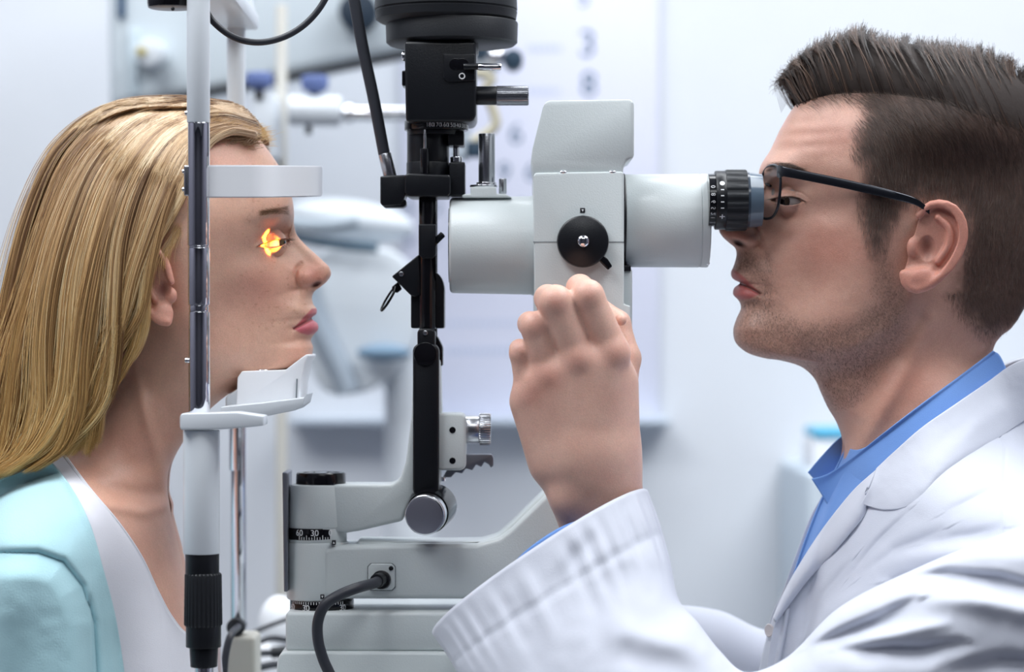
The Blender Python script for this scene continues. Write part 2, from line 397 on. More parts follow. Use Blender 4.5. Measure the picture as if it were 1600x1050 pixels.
# ---- white bag and cords low behind the base
yz = .35
t = thing('white_pouch', 'crumpled white pouch standing low behind the scale column', 'pouch', loc=P(432, 1050, yz + .1))
mb = MB(); mb.sphere(P(436, 975, yz + .1), R(44, yz), (.75, .6, 1.05)); mb.sphere(P(420, 1040, yz + .1), R(50, yz), (1, .6, 1)); mb.build('pouch', M_PLASTIC, t)
cords = [[(392, 990), (420, 978), (450, 967)], [(398, 1006), (425, 997), (450, 1000)], [(398, 1021), (425, 1020), (452, 1018)], [(398, 1045), (430, 1038), (452, 1040)]]
for i, c in enumerate(cords):
    mb = MB(); c = spline(c, 16); mb.tube([P(x, y, yz - .02 * i) for x, y in c], R(3.6 + i * .8, yz), 10)
    o = mb.build('cord', M_CABLE); o['category'] = 'cord'; o['group'] = 'black cords behind the base'
    o['label'] = 'black cord behind the scale column, %s of the four' % ['topmost', 'second from the top', 'third from the top', 'lowest'][i]
    if i == 2:
        mb = MB(); mb.cyl(P(424, 1020, yz - .04), P(448, 1018, yz - .04), R(9, yz)); mb.build('ferrite_bead', M_BLACKR, o)
# ------------------------------------------------------------------ head and chin rest frame
YN = -.135; YFAR = .145
t = thing('headrest_frame', 'white and chrome head and chin rest frame holding the patient\'s face', 'headrest', loc=P(320, 1050, 0))
frame = t
def vcyl(px, y0, y1, r, y, **k): return (P(px, y1, y), P(px, y0, y), R(r, y))
def seg(name, m, px, y0, y1, r, y, parent=None, r2=None):
    mb = MB(); a, b, rr = vcyl(px, y0, y1, r, y); mb.cyl(a, b, R(r2, y) if r2 else rr, rr); return mb.build(name, m, parent or t)
for (y, sc, cx, nm) in ((YN, 1, 310, 'near'), (YFAR, 1, None, 'far')):
    if nm == 'near':
        p = seg('upper_tube', M_WHITE, 310, -40, 192, 18, y)
        ch = seg('chrome_rod', M_CHROME, 310.5, 192, 384, 17.2, y)
        seg('rod_joint', M_CHROME, 310.5, 384, 387, 16.2, y, ch)
        ch = seg('chrome_rod', M_CHROME, 311, 387, 477, 17, y); seg('rod_joint', M_CHROME, 311, 477, 487, 15.4, y, ch)
        seg('chrome_rod', M_CHROME, 311.5, 487, 650, 16.6, y)
        seg('sleeve', M_WHITE, 315, 672, 865, 28.5, y)
        seg('sleeve_neck', M_BLACK, 316, 864, 897, 26.5, y)
        mb = MB(); r = R(30, y); a = P(317.5, 978, y); h = R(83, y)
        mb.lathe([(0, r * .93), (h * .03, r), (h * .97, r * .96), (h, r * .88)], a, (0, 0, 1), 28 * 6, (28, R(1.8, y), h * .02, h * .98)); mb.build('height_grip', M_BLACKR, t)
        seg('lower_grip', M_BLACK, 318, 976, 1011, 27.5, y); seg('lower_grip_foot', M_BLACK, 318.5, 1009, 1042, 22.5, y, r2=21)
        seg('foot_rod', M_CHROME, 319, 1040, 1314, 15, y)
        for (x, yy) in ((291, 177), (292, 563)):
            mb = MB(); mb.cyl(P(297, yy, y), P(289, yy, y), R(4, y)); mb.build('screw', M_CHROME, t)
        MB().prism([(287, 258), (295, 258), (295, 306), (287, 306)], y - .003, y + .006, .0012).build('clamp_plate', M_STEEL, t)
        mb = MB(); 
        for yy in (268, 296): mb.cyl(P(290, yy, y), P(284.5, yy, y), R(3.4, y))
        mb.build('clamp_screws', M_CHROME, t)
    else:
        seg('upper_tube', M_WHITE, 369, 8, 228, 14.5, y)
        seg('chrome_rod', M_CHROME, 371, 228, 735, 13, y); seg('lower_chrome_rod', M_CHROME, 373, 640, 985, 12.5, y)
        MB().prism([(352, 995), (399, 995), (401, 1208), (350, 1208)], y - .02, y + .03, .004).build('far_foot', mat('foot_beige', rgb(190, 188, 178), .5), t)
        q = P(371, 977, y); MB().cyl(q + Vector((0, -.018, 0)), q + Vector((0, .01, 0)), R(14, y), bev=.002).build('grommet', M_BLACKR, t)
# cross bar on top joining both posts
MB().prism([(300, -60), (372, -60), (392, 8), (392, 12), (300, 6)], YFAR - .02, YFAR + .02, .001).build('top_bar', M_WHITE, t)
a = P(312, -20, YN); b = P(370, 0, YFAR)
mb = MB(); mb.box(((a.x + b.x) / 2, (a.y + b.y) / 2, (a.z + b.z) / 2 - .004), (.035, .30, .014), .003, rot=(0, 0, -math.atan2(b.x - a.x, b.y - a.y))); mb.build('cross_bar', M_WHITE, t)
# forehead band: strap bowing forward around the forehead, from near post to far post
def band(c2d, z0, z1, th):
    """c2d world (x, y) centreline"""
    b = bmesh.new(); n = len(c2d); rings = []
    for i in range(n):
        p = Vector(c2d[i]); tg = (Vector(c2d[min(i + 1, n - 1)]) - Vector(c2d[max(i - 1, 0)])).normalized(); nn = Vector((tg.y, -tg.x))
        a_ = p - nn * th / 2; c_ = p + nn * th / 2
        rings.append([b.verts.new(v) for v in ((a_.x, a_.y, z0), (c_.x, c_.y, z0), (c_.x, c_.y, z1), (a_.x, a_.y, z1))])
    for q, w in zip(rings[:-1], rings[1:]):
        for k in range(4): b.faces.new((q[k], q[(k + 1) % 4], w[(k + 1) % 4], w[k]))
    b.faces.new(rings[0][::-1]); b.faces.new(rings[-1]); bmesh.ops.recalc_face_normals(b, faces=b.faces)
    es = [e for e in b.edges if e.calc_face_angle(0) > 1]
    bmesh.ops.bevel(b, geom=es, offset=.0008, segments=2, affect='EDGES')
    return b
xn = P(325, 0, YN).x; z1 = P(0, 258, YN).z; z0 = P(0, 309, YN).z
tipx = P(497, 0, .0).x
ctrl = [(xn - .004, YN), (xn + .035, YN + .003), (tipx - .022, -.095), (tipx - .003, -.05), (tipx, 0.0), (tipx - .003, .05), (tipx - .022, .10), (xn + .04, YFAR - .005), (P(371, 0, YFAR).x, YFAR)]
c = spline(ctrl, 60)
b = band(c, z0, z1, .003)
for v in b.verts:      # the strap tilts up a little towards the front
    v.co.z += .060 * (v.co.y - YN)
MB().add(b).build('forehead_band', M_PLASTIC, t)
# chin rest: bracket from the near post, tray and cup
mb = MB()
pts = [(281, 652), (288, 646), (420, 641), (424, 644), (455, 634), (470, 629), (476, 600), (478, 622), (470, 634), (462, 640), (412, 651), (411, 665), (300, 672), (283, 671)]
mb = MB(); q = P(315, 659, YN)
outl = [(281, 650), (284, 646), (370, 644), (412, 650), (412, 665), (395, 667), (345, 671), (283, 672), (281, 668)]
mb.prism(outl, YN - .016, YN + .016, .0022)
mb.build('chin_bracket', M_WHITE, t)
MB().prism([(345, 636), (408, 630), (474, 622), (478, 616), (474, 632), (462, 641), (408, 652), (345, 660)], -.10, -.03, .0015).build('chin_shelf', M_WHITE, t)
MB().prism([(352, 620), (372, 607), (376, 640), (352, 645)], -.04, .07, .002).build('chin_shelf_back', M_WHITE, t)
cup = MB().prism([(371, 590), (378, 580), (446, 578), (472, 558), (480, 553), (483, 556), (477, 566), (470, 600), (467, 634), (369, 636)], -.045, .03, .0035, 4).build('chin_cup', M_PLASTIC, t)
mb = MB(); mb.sphere(P(410, 578.8, -.038), R(10.5, -.04), (1, .8, .32)); mb.build('cup_rivet', M_CHROME, cup)
MB().prism([(463, 592), (465, 592), (464, 622), (462, 622)], -.0462, -.044).build('cup_slot', mat('slot_grey', rgb(120, 128, 134), .6), cup)
# fixation lamp disc at the top left
t = thing('fixation_lamp', 'black round lamp disc beside the top of the white post', 'lamp', loc=P(265, 10, -.12))
mb = MB(); mb.lathe([(0, .0155), (.0006, .0165), (.001, .0172)], P(268, 13.5, -.118), (0, 0, 1)); mb.build('lens', mat('smoke_lens', rgb(120, 128, 140), .3), t)
mb = MB(); mb.lathe([(0, .0172), (.003, .0178), (.004, .0178), (.06, .0178)], P(268, 12, -.118), (0, 0, 1)); mb.build('housing', M_BLACKG, t)
mb = MB(); mb.sphere(P(270, 14, -.135), .0014); mb.build('screw', M_BLACK, t)

def cable(name, pts, r, label, y, group=None):
    mb = MB(); c = spline(pts, 70); mb.tube([P(p[0], p[1], p[2] if len(p) > 2 else y) for p in c], r, 16)
    o = mb.build(name, M_CABLE); o['label'] = label; o['category'] = 'cable'; return o
cable('cable', [(318, -30, -.06), (324, 20, -.06), (345, 45, -.06), (375, 62, -.06), (410, 66, -.06), (450, 55, -.06), (485, 30, -.06), (512, -10, -.06), (520, -60, -.06)], R(5, 0), 'black cable looping in a low arc from the white post', 0)
cable('cable', [(374, 978, .13), (362, 990, .10), (354, 1015, .09), (350, 1060, .09), (352, 1130, .09)], R(6, 0), 'black cable hanging from the grommet on the far post', 0)

# ------------------------------------------------------------------ illumination tower
t = thing('illumination_tower', 'black slit lamp illumination tower with scale ring and tilting arm', 'slit lamp tower', loc=P(668, 810, 0))
tower = t
yt = 0.0; xc = 697
# lamp cap
mb = MB(); q = P(697, 62, .012)
mb.lathe([(R(0), R(60)), (R(8), R(72)), (R(20), R(88)), (R(26), R(104)), (R(30), R(110)), (R(42), R(112)), (R(43), R(110)), (R(45), R(110)), (R(46), R(112)), (R(75), R(111)), (R(130), R(100))], P(697, 61, .012), (0, 0, 1), 96)
mb.build('lamp_cap', M_BLACKR, t)
mb = MB(); mb.lathe([(0, R(98)), (R(4), R(103)), (R(34), R(104)), (R(36), R(103))], P(706, 71, .012), (0, 0, 1), 96); mb.build('lamp_cap_skirt', M_BLACKR, t)
mb = MB(); mb.prism([(632, 64), (744, 64), (744, 182), (738, 190), (634, 190)], -.032, .04, .004); mb.build('neck_block', M_BLACK, t)
mb = MB(); mb.lathe([(0, R(52)), (R(6), R(58)), (R(34), R(58))], P(690, 92, .004), (0, 0, 1), 64); mb.build('neck_collar', M_BLACK, t)
mb = MB(); mb.prism([(693, 84), (742, 84), (742, 126), (700, 128), (693, 122)], -.0335, -.031, .0008); pl = mb.build('aperture_plate', M_BLACK, t)
mb = MB(); mb.cyl(P(722, 101, -.034), P(722, 101, -.031), R(10)); mb.cyl(P(712, 101, -.034), P(712, 101, -.031), R(10)); mb.build('slot', M_BLACKG, pl)
def ringpts(cx, cy, r, y, n=28): return [P(cx + r * math.cos(2 * PI * k / n), cy + r * math.sin(2 * PI * k / n), y) for k in range(n + 1)]
mb = MB(); mb.tube(ringpts(722, 119, 4.2, -.0338), R(.9), 8); mb.build('circle_mark', M_PRINTW, pl)
mb = MB(); mb.cyl(P(724, 104, -.036), P(748, 104, -.036), R(5)); mb.build('aperture_lever', M_BLACK, t)
mb = MB(); mb.cyl(P(746, 104.5, -.036), P(784, 104.5, -.036), R(5.4), bev=.0018); mb.build('lever_pin', M_CHROME, t)
mb = MB(); mb.cyl(P(740, 149.5, -.02), P(776, 149.5, -.02), R(14.5)); mb.build('slit_knob_stem', M_BLACK, t)
mb = MB(); mb.lathe([(0, R(14)), (R(1.5), R(15.3)), (R(49), R(15.3)), (R(50.5), R(14))], P(775, 149.5, -.02), (1, 0, 0), 34 * 8, (34, R(2.0), R(1), R(49.6))); mb.build('slit_knob', M_STEEL, t)
mb = MB(); mb.cyl(P(634, 88, -.02), P(628, 88, -.02), R(8)); mb.build('side_screw', M_CHROME, t)
mb = MB(); mb.prism([(628, 110), (638, 110), (638, 134), (628, 134)], -.028, -.005, .001); mb.build('side_catch', M_BLACKG, t)
# scale ring
def ring_scale(parent, cx, cy, r, h, yc_, labels, a0, a1, size, ticks, tick_up=True, m=M_BLACKG, name='scale_ring', ntick=None, tz=0):
    """black ring with white figures and ticks on the side towards the camera; angles in degrees, 0 faces the camera, + to the right"""
    q = P(cx, cy, yc_); rr = R(r, yc_); hh = R(h, yc_)
    o = MB().lathe([(-hh / 2, rr * .985), (-hh * .42, rr), (hh * .42, rr), (hh / 2, rr * .985)], q, (0, 0, 1), 96).build(name, m, parent)
    R2 = rr + .00012
    def fn(A):
        return lambda u, v: Vector((q.x + R2 * math.sin(A + u / R2), q.y - R2 * math.cos(A + u / R2), q.z + v))
    mb = MB()
    for i, s in enumerate(labels):
        if not s: continue
        A = math.radians(a0 + (a1 - a0) * i / (len(labels) - 1))
        add_text(mb, s, R(size, yc_), lambda u, v, f=fn(A): f(u, v + R(tz, yc_)))
    for k in range(ticks):
        A = math.radians(a0 + (a1 - a0) * k / (ticks - 1)); f = fn(A)
        big = (k % max(1, (ticks - 1) // (len(labels) - 1)) == 0); th = R(7 if big else 4, yc_)
        e = hh * .46
        flat_quad(mb, -R(.5, yc_), e - th if tick_up else -e, R(.5, yc_), e if tick_up else -e + th, f)
    mb.build('scale_figures', M_PRINTW, o)
    return o
mb = MB(); mb.cyl(P(680, 212, 0), P(680, 203, 0), R(44)); mb.build('ring_lip', M_BLACK, t)
ring_scale(t, 682, 197, 50, 15, 0, ['180', '170', '160', '150', '140', '130', '120'], -10, 68, 9, 37, True, tz=-2)
mb = MB(); mb.cyl(P(669, 256, .0), P(669, 204, .0), R(33)); mb.cyl(P(669, 300, .0), P(669, 254, .0), R(34)); mb.build('tube_body', M_BLACK, t)
mb = MB(); mb.prism([(700, 204), (725, 204), (725, 227), (700, 227)], -.015, .015, .001); mb.prism([(702, 253), (726.5, 253), (726.5, 306), (702, 306)], -.018, .015, .0012); mb.build('side_block', M_BLACK, t)
mb = MB(); mb.cyl(P(713, 254, -.004), P(713, 226, -.004), R(5)); mb.cyl(P(713, 254, -.004), P(713, 245, -.004), R(9.5)); mb.build('stop_pin', M_CHROME, t)
mb = MB(); mb.cyl(P(664, 236, -.022), P(664, 202, -.022), R(2.2)); mb.build('guide_pin', M_STEEL, t)
mb = MB(); mb.cyl(P(663.5, 280, -.02), P(663.5, 232, -.02), R(7)); mb.build('guide_sleeve', M_BLACKG, t)
mb = MB(); mb.prism([(632, 273), (640, 271), (702, 273), (704, 278), (704, 302), (700, 307), (640, 307), (632, 302)], -.026, .026, .002); mb.build('clamp_ring', M_BLACK, t)
mb = MB(); mb.prism([(594, 275), (634, 273), (634, 304), (628, 320), (598, 322), (594, 318)], -.024, .01, .0015); mb.prism([(596, 318), (612, 312), (634, 312), (635, 320), (630, 324), (600, 324)], -.02, .0, .001); mb.build('cable_block', M_BLACK, t)
# column rods
mb = MB(); mb.cyl(P(668, 514, -.012), P(668, 300, -.012), R(13.5)); rod = mb.build('column_rod', M_BLACKG, t)
mb = MB(); mb.cyl(P(678, 570, .014), P(678, 300, .014), R(5.5)); mb.build('rear_rod', M_BLACK, t)
mb = MB(); mb.prism([(654, 350), (681, 350), (681, 398), (676, 404), (660, 404), (654, 398)], -.0205, -.008, .001); mb.build('rod_clamp', M_BLACK, t)
mb = MB(); mb.cyl(P(672, 386, -.012), P(692, 366, -.016), R(5), bev=.0004); mb.build('tilt_lever', M_BLACK, t)
mb = MB(); mb.cyl(P(674, 382, -.0145), P(679, 377, -.0155), R(5.25), bev=.0003); mb.build('lever_band', mat('gold_band', rgb(190, 160, 90), .35, .8), t)
# mirror block and housing
mb = MB(); mb.prism([(612, 432), (655, 397), (657, 460), (648, 464), (641, 461)], -.016, .014, .001); mb.build('mirror_block', M_BLACK, t)
mb = MB(); mb.cyl(P(627, 428, -.0175), P(627, 428, -.015), R(4)); mb.build('block_screw', M_STEEL, t)
hp = [(642, 452), (655, 440), (676, 424)] + [(676 + 18 * math.sin(a), 455 - 31 * math.cos(a)) for a in np.linspace(.15, PI / 2, 10)] + [(694, 511), (692, 513), (644, 513), (642, 511)]
mb = MB(); mb.prism(hp, -.010, .026, .0015); mb.build('mirror_housing', M_BLACK, t)
mb = MB(); mb.prism([(612, 448), (622, 440), (628, 452), (620, 458), (613, 455)], -.004, .004, .001); mb.build('filter_hinge', M_BLACKG, t)
# small ring filter (tilted loop)
c = P(607, 467, -.004); u = (P(618, 449, -.004) - P(596, 486, -.004)) / 2; v = Vector((R(3.5), -R(9), 0)) 
mb = MB(); mb.tube([c + u * math.cos(a) * .98 + v * math.sin(a) for a in np.linspace(0, 2 * PI, 48)], R(2.1), 10, cap=False); lp = mb.build('filter_ring', M_BLACKG, t)
b_ = bmesh.new(); b_.faces.new([b_.verts.new(c + u * .95 * math.cos(a) + v * .95 * math.sin(a)) for a in np.linspace(0, 2 * PI, 40)[:-1]]); r_ = bmesh.ops.extrude_face_region(b_, geom=list(b_.faces)); [setattr(g, 'co', g.co + Vector((.0006, .0003, 0))) for g in r_['geom'] if isinstance(g, bmesh.types.BMVert)]
MB().add(b_).build('filter_glass', mat('glass', (.95, .97, .98), .03, trans=1.0, ior=1.3), lp)
# hinge and long black arm
mb = MB(); mb.prism([(652, 518), (656, 513), (675, 513), (680, 518), (680, 560), (652, 560)], -.022, .004, .0015); mb.build('hinge_tongue', M_BLACK, t)
mb = MB(); mb.cyl(P(664.5, 520, -.0235), P(664.5, 520, -.021), R(4)); mb.build('hinge_screw', M_STEEL, t)
mb = MB(); mb.prism([(676, 520), (684, 526), (692, 542), (692, 572), (676, 572)], -.005, .02, .0015); mb.build('hinge_cheek', M_BLACKG, t)
mb = MB(); mb.prism([(645, 545), (650, 538), (681, 538), (686, 546), (686, 768), (680, 776), (650, 776), (645, 768)], -.026, .004, .0018); arm = mb.build('black_arm', M_BLACK, t)
mb = MB(); mb.cyl(P(664.5, 553, -.0275), P(664.5, 553, -.025), R(18), bev=.0005); mb.build('pivot_disc', M_BLACKG, arm)
# silver knob at the foot
mb = MB(); mb.lathe([(0, R(29)), (R(1), R(30.5)), (R(5), R(30.5)), (R(6), R(30)), (R(7), R(31)), (R(22), R(31))], P(663, 806, -.046), (.18, 1, .13), 64); kn = mb.build('centring_knob', M_STEEL, t)
mb = MB(); mb.lathe([(0, R(26.5)), (R(.6), R(28.4)), (R(1.2), R(28.4))], P(662.8, 806.2, -.0466), (.18, 1, .13), 64); mb.build('knob_face', mat('satin_face', (.30, .30, .36), .42, .8), kn)
mb = MB(); mb.lathe([(0, R(33)), (.004, R(34)), (.03, R(34))], P(668, 801, -.033), (.18, 1, .13), 64); mb.build('knob_bearing', M_BLACKG, t)

# lamp cable
mb = MB(); c = spline([(545, -50, -.008), (557, 20, -.008), (568, 80, -.008), (583, 150, -.008), (601, 244, -.008)], 50)
mb.tube([P(*p) for p in c], R(9.3), 20)
o = mb.build('lamp_cable', M_CABLE); o['label'] = 'thick black cable running down steeply to the clamp block'; o['category'] = 'cable'
mb = MB(); mb.cyl(P(601, 240, -.008), P(610, 277, -.008), R(10.4), bev=.0008); mb.build('metal_ferrule', M_STEEL, o)

# ------------------------------------------------------------------ base column
t = thing('slit_lamp_base', 'pale slit lamp base with scale rings, swing arm and cable socket', 'slit lamp base', loc=P(560, 1200, 0))
base = t
MB().prism([(446, 957), (900, 957), (900, 1018), (446, 1018)], -.036, .07, .003).build('upper_plinth', M_IVORY, t)
mb = MB(); q = P(497, 1018, -.0)
MB().prism([(433, 1034), (437, 1022), (445, 1019), (900, 1021), (900, 1180), (424, 1180)], -.046, .08, .005).build('lower_plinth', M_IVORY, t)
MB().prism([(424, 1176), (930, 1176), (930, 1236), (424, 1236)], -.075, .085, .004).build('foot_plinth', M_IVORY, t)
# hub cylinders
def hub(name, cx, y0, y1, r0, r1, m=M_IVORY, yy=0.0, bev=.002):
    mb = MB(); mb.cyl(P(cx, y1, yy), P(cx, y0, yy), R(r1, yy), R(r0, yy), bev=bev, seg=96); return mb.build(name, m, t)
hub('upper_hub', 497, 756, 824, 44, 47); hub('upper_hub_lip', 496, 822, 846, 46, 46, bev=.001)
hub('lower_hub', 497, 845, 936, 48, 49)
hub('hub_foot', 503, 934, 954, 49, 49, M_BLACK)
MB().prism([(500, 757), (612, 757), (625, 748), (634, 722), (643, 650), (645, 600), (650, 560), (688, 560), (690, 640), (688, 760), (646, 775), (634, 800), (630, 814), (560, 830), (540, 833), (500, 833)], -.017, .022, .003, 3).build('swing_arm', M_IVORY, t)
MB().prism([(680, 646), (722, 646), (728, 652), (728, 729), (722, 735), (680, 735)], -.020, .02, .0022).build('tower_block', M_IVORY, t)
mb = MB()
for y in (672, 720): mb.lathe([(0, R(4.2)), (.0004, R(5)), (.0008, R(5))], P(707, y, -.0206), (0, 1, 0), 24)
mb.build('socket_screws', M_BLACKG, t)
mb = MB(); mb.cyl(P(727, 671, -.002), P(749, 671, -.002), R(22)); mb.build('tilt_knob_collar', M_STEEL, t)
mb = MB(); mb.lathe([(0, R(24)), (R(1.5), R(25.5)), (R(16), R(25.5)), (R(18), R(24))], P(749, 671, -.002), (1, 0, 0), 240, (40, R(1.6), R(1), R(17.2))); mb.build('tilt_knob', M_STEEL, t)
teeth = [(692, 746), (698, 735), (728, 710), (768, 710), (771, 716), (771, 728), (767, 731), (764, 726), (757, 722), (752, 730), (744, 726), (738, 735), (728, 732), (722, 740), (712, 738), (705, 746)]
MB().prism(teeth, .0, .012, .0008).build('toothed_lever', M_GREYM, t)
mb = MB(); mb.cyl(P(692, 752, -.004), P(692, 745, -.004), R(5)); mb.cyl(P(690, 763, -.004), P(712, 796, -.006), R(4)); mb.build('release_lever', M_CHROME, t)
mb = MB(); mb.cyl(P(690, 790, .0), P(690, 768, .0), R(11)); mb.build('lever_hub', M_STEEL, t)
# black cap on the hub
mb = MB(); cc = P(501.5, 758, -.0); mb.lathe([(0, R(38.5)), (R(2), R(39)), (R(18), R(38.5)), (R(20), R(37)), (R(20), R(30)), (R(19), R(29)), (R(19), R(22)), (R(20), R(21)), (R(20), R(14)), (R(18), R(13)), (R(18), R(1))], cc, (0, 0, 1), 72); mb.build('black_cap', M_BLACKG, t)
mb = MB(); mb.lathe([(0, R(8)), (R(2), R(10)), (R(2.5), R(8))], P(501.5, 740, 0), (0, 0, 1), 40); mb.build('cap_screw', M_STEEL, t)
ring_scale(t, 495, 832, 46.5, 18, 0, ['60', '', '30', '', '0'], -31, 31, 13, 13, False, tz=2)
ring_scale(t, 503, 944, 50, 17, 0, ['60', '30', '', '30'], -60, 44, 13, 22, True, tz=-2)
for (x, y) in ((521.5, 848), (503.5, 932.5)): MB().prism([(x - 3, y - 3.6), (x + 3, y - 3.6), (x + 3, y + 3.6), (x - 3, y + 3.6)], -R(48.7), -R(40)).build('index_mark', M_PRINTB, t)
for (x, y, d) in ((521.5, 848, 1), (503.5, 932.5, -1)): MB().prism([(x - 1.6, y + 1.5 * d), (x + 1.6, y + 1.5 * d), (x, y - 2 * d)], -R(49.2), -R(48.6)).build('index_arrow', M_PRINTW, t)
MB().prism([(441, 738), (449, 738), (449.5, 925), (443.5, 925)], -.022, .022, .001).build('side_plate', M_GREYM, t)
# microscope arm (lower swing arm)
MB().prism([(505, 860), (520, 853), (640, 850), (745, 850), (780, 841), (800, 825), (900, 728), (985, 728), (985, 936), (540, 936), (505, 934)], -.024, .03, .004, 3).build('microscope_arm', M_IVORY, t)
MB().prism([(556, 845), (700, 847), (752, 846), (778, 838), (800, 818), (870, 750), (900, 750), (810, 850), (560, 862)], -.012, .036, .003, 3).build('arm_ridge', M_IVORY, t)
sp = MB().prism([(575, 886), (580, 881), (612, 881), (617, 886), (617, 917), (612, 922), (580, 922), (575, 917)], -.0262, -.022, .0008).build('socket_plate', M_IVORY, t)
MB().prism([(574, 885), (579, 880), (613, 880), (618, 885), (618, 918), (613, 923), (579, 923), (574, 918)], -.0246, -.0230, .0001).build('socket_gasket', mat('gasket', rgb(90, 96, 100), .6), sp)
mb = MB(); mb.cyl(P(611, 888, -.027), P(611, 888, -.024), R(3.6)); mb.build('socket_screw', M_BLACK, sp)
mb = MB(); mb.cyl(P(597, 906, -.024), P(595, 906, -.032), R(14.5)); mb.cyl(P(596, 905, -.03), P(588, 908, -.042), R(11)); mb.build('cable_plug', M_BLACK, sp)
cable('power_cable', [(597, 905, -.032), (585, 911, -.047), (560, 918, -.066), (530, 930, -.076), (508, 945, -.08), (497, 970, -.08), (497, 1000, -.08), (505, 1030, -.08), (520, 1065, -.08), (540, 1150, -.08)], R(8.3, 0), 'thick grey-black cable curving from the socket down the base', 0)

# ------------------------------------------------------------------ microscope
t = thing('microscope', 'white stereo microscope head with side dial and eyepieces', 'microscope', loc=P(905, 500, 0))
M_MIC = M_IVORY
MB().prism([(834, 274), (830, 250), (832, 232), (849, 164), (856, 157), (985, 155), (991, 160), (991, 246), (980, 250), (974, 262), (974, 276)], -.047, .047, .0066, 2).build('top_cover', M_MIC, t)
MB().prism([(837, 270), (972, 268), (975, 272), (975, 475), (985, 478), (985, 560), (836, 560), (833, 275)], -.049, .049, .0028, 3).build('body', M_MIC, t)
MB().prism([(833, 377.2), (975, 377.2), (975, 379), (833, 379)], -.0492, -.047).build('seam', mat('seam_grey', rgb(140, 148, 152), .6), t)
for x in (880, 957): MB().sphere(P(x, 269, -.0475), R(6), (1, .6, .5)).build('cover_screw', M_CHROME, t)
MB().prism([(970, 420), (988, 420), (988, 515), (983, 524), (970, 530)], -.03, .04, .002).build('rear_plate', M_MIC, t)
MB().prism([(970, 415), (986, 415), (986, 424), (970, 424)], -.032, .03, .0005).build('rear_gap', M_BLACK, t)
# objective barrel (left): slight cone
mb = MB(); q = P(703, 383.5, 0)
mb.lathe([(0, R(70)), (.0008, R(73)), (.0022, R(74.5)), (R(130) , R(77)), (R(133), R(77))], q, (1, 0, .0), 96); ob = mb.build('objective_barrel', M_MIC, t)
mb = MB(); mb.lathe([(0, R(58)), (.002, R(60)), (.003, R(60))], P(701.5, 383.5, 0), (1, 0, 0), 64); mb.build('objective_lens', mat('dark_lens', (.01, .012, .02), .05, coat=.5), ob)
mb = MB(); mb.lathe([(0, R(78.2)), (R(3.6), R(78.2)), (R(3.6), R(76))], P(830.6, 383.5, 0), (1, 0, 0), 96); mb.build('barrel_ring', M_MIC, ob)
mb = MB(); mb.prism([(722, 309), (722, 303), (735, 303), (735, 292), (775, 292), (776, 303), (790, 303), (800, 309)], -.018, .018, .001); mb.build('mount_plate', M_MIC, t)
mb = MB(); mb.cyl(P(760.5, 291, 0), P(760.5, 209, 0), R(13)); po = mb.build('mount_post', M_STEEL, t)
mb = MB(); mb.cyl(P(756, 293, 0), P(756, 289, 0), R(22)); mb.cyl(P(760, 289, 0), P(760, 285, 0), R(16)); mb.build('post_washer', M_CHROME, po)
mb = MB(); mb.cyl(P(785.5, 303, -.004), P(785.5, 279, -.004), R(6)); mb.build('stop_pin', M_STEEL, t)
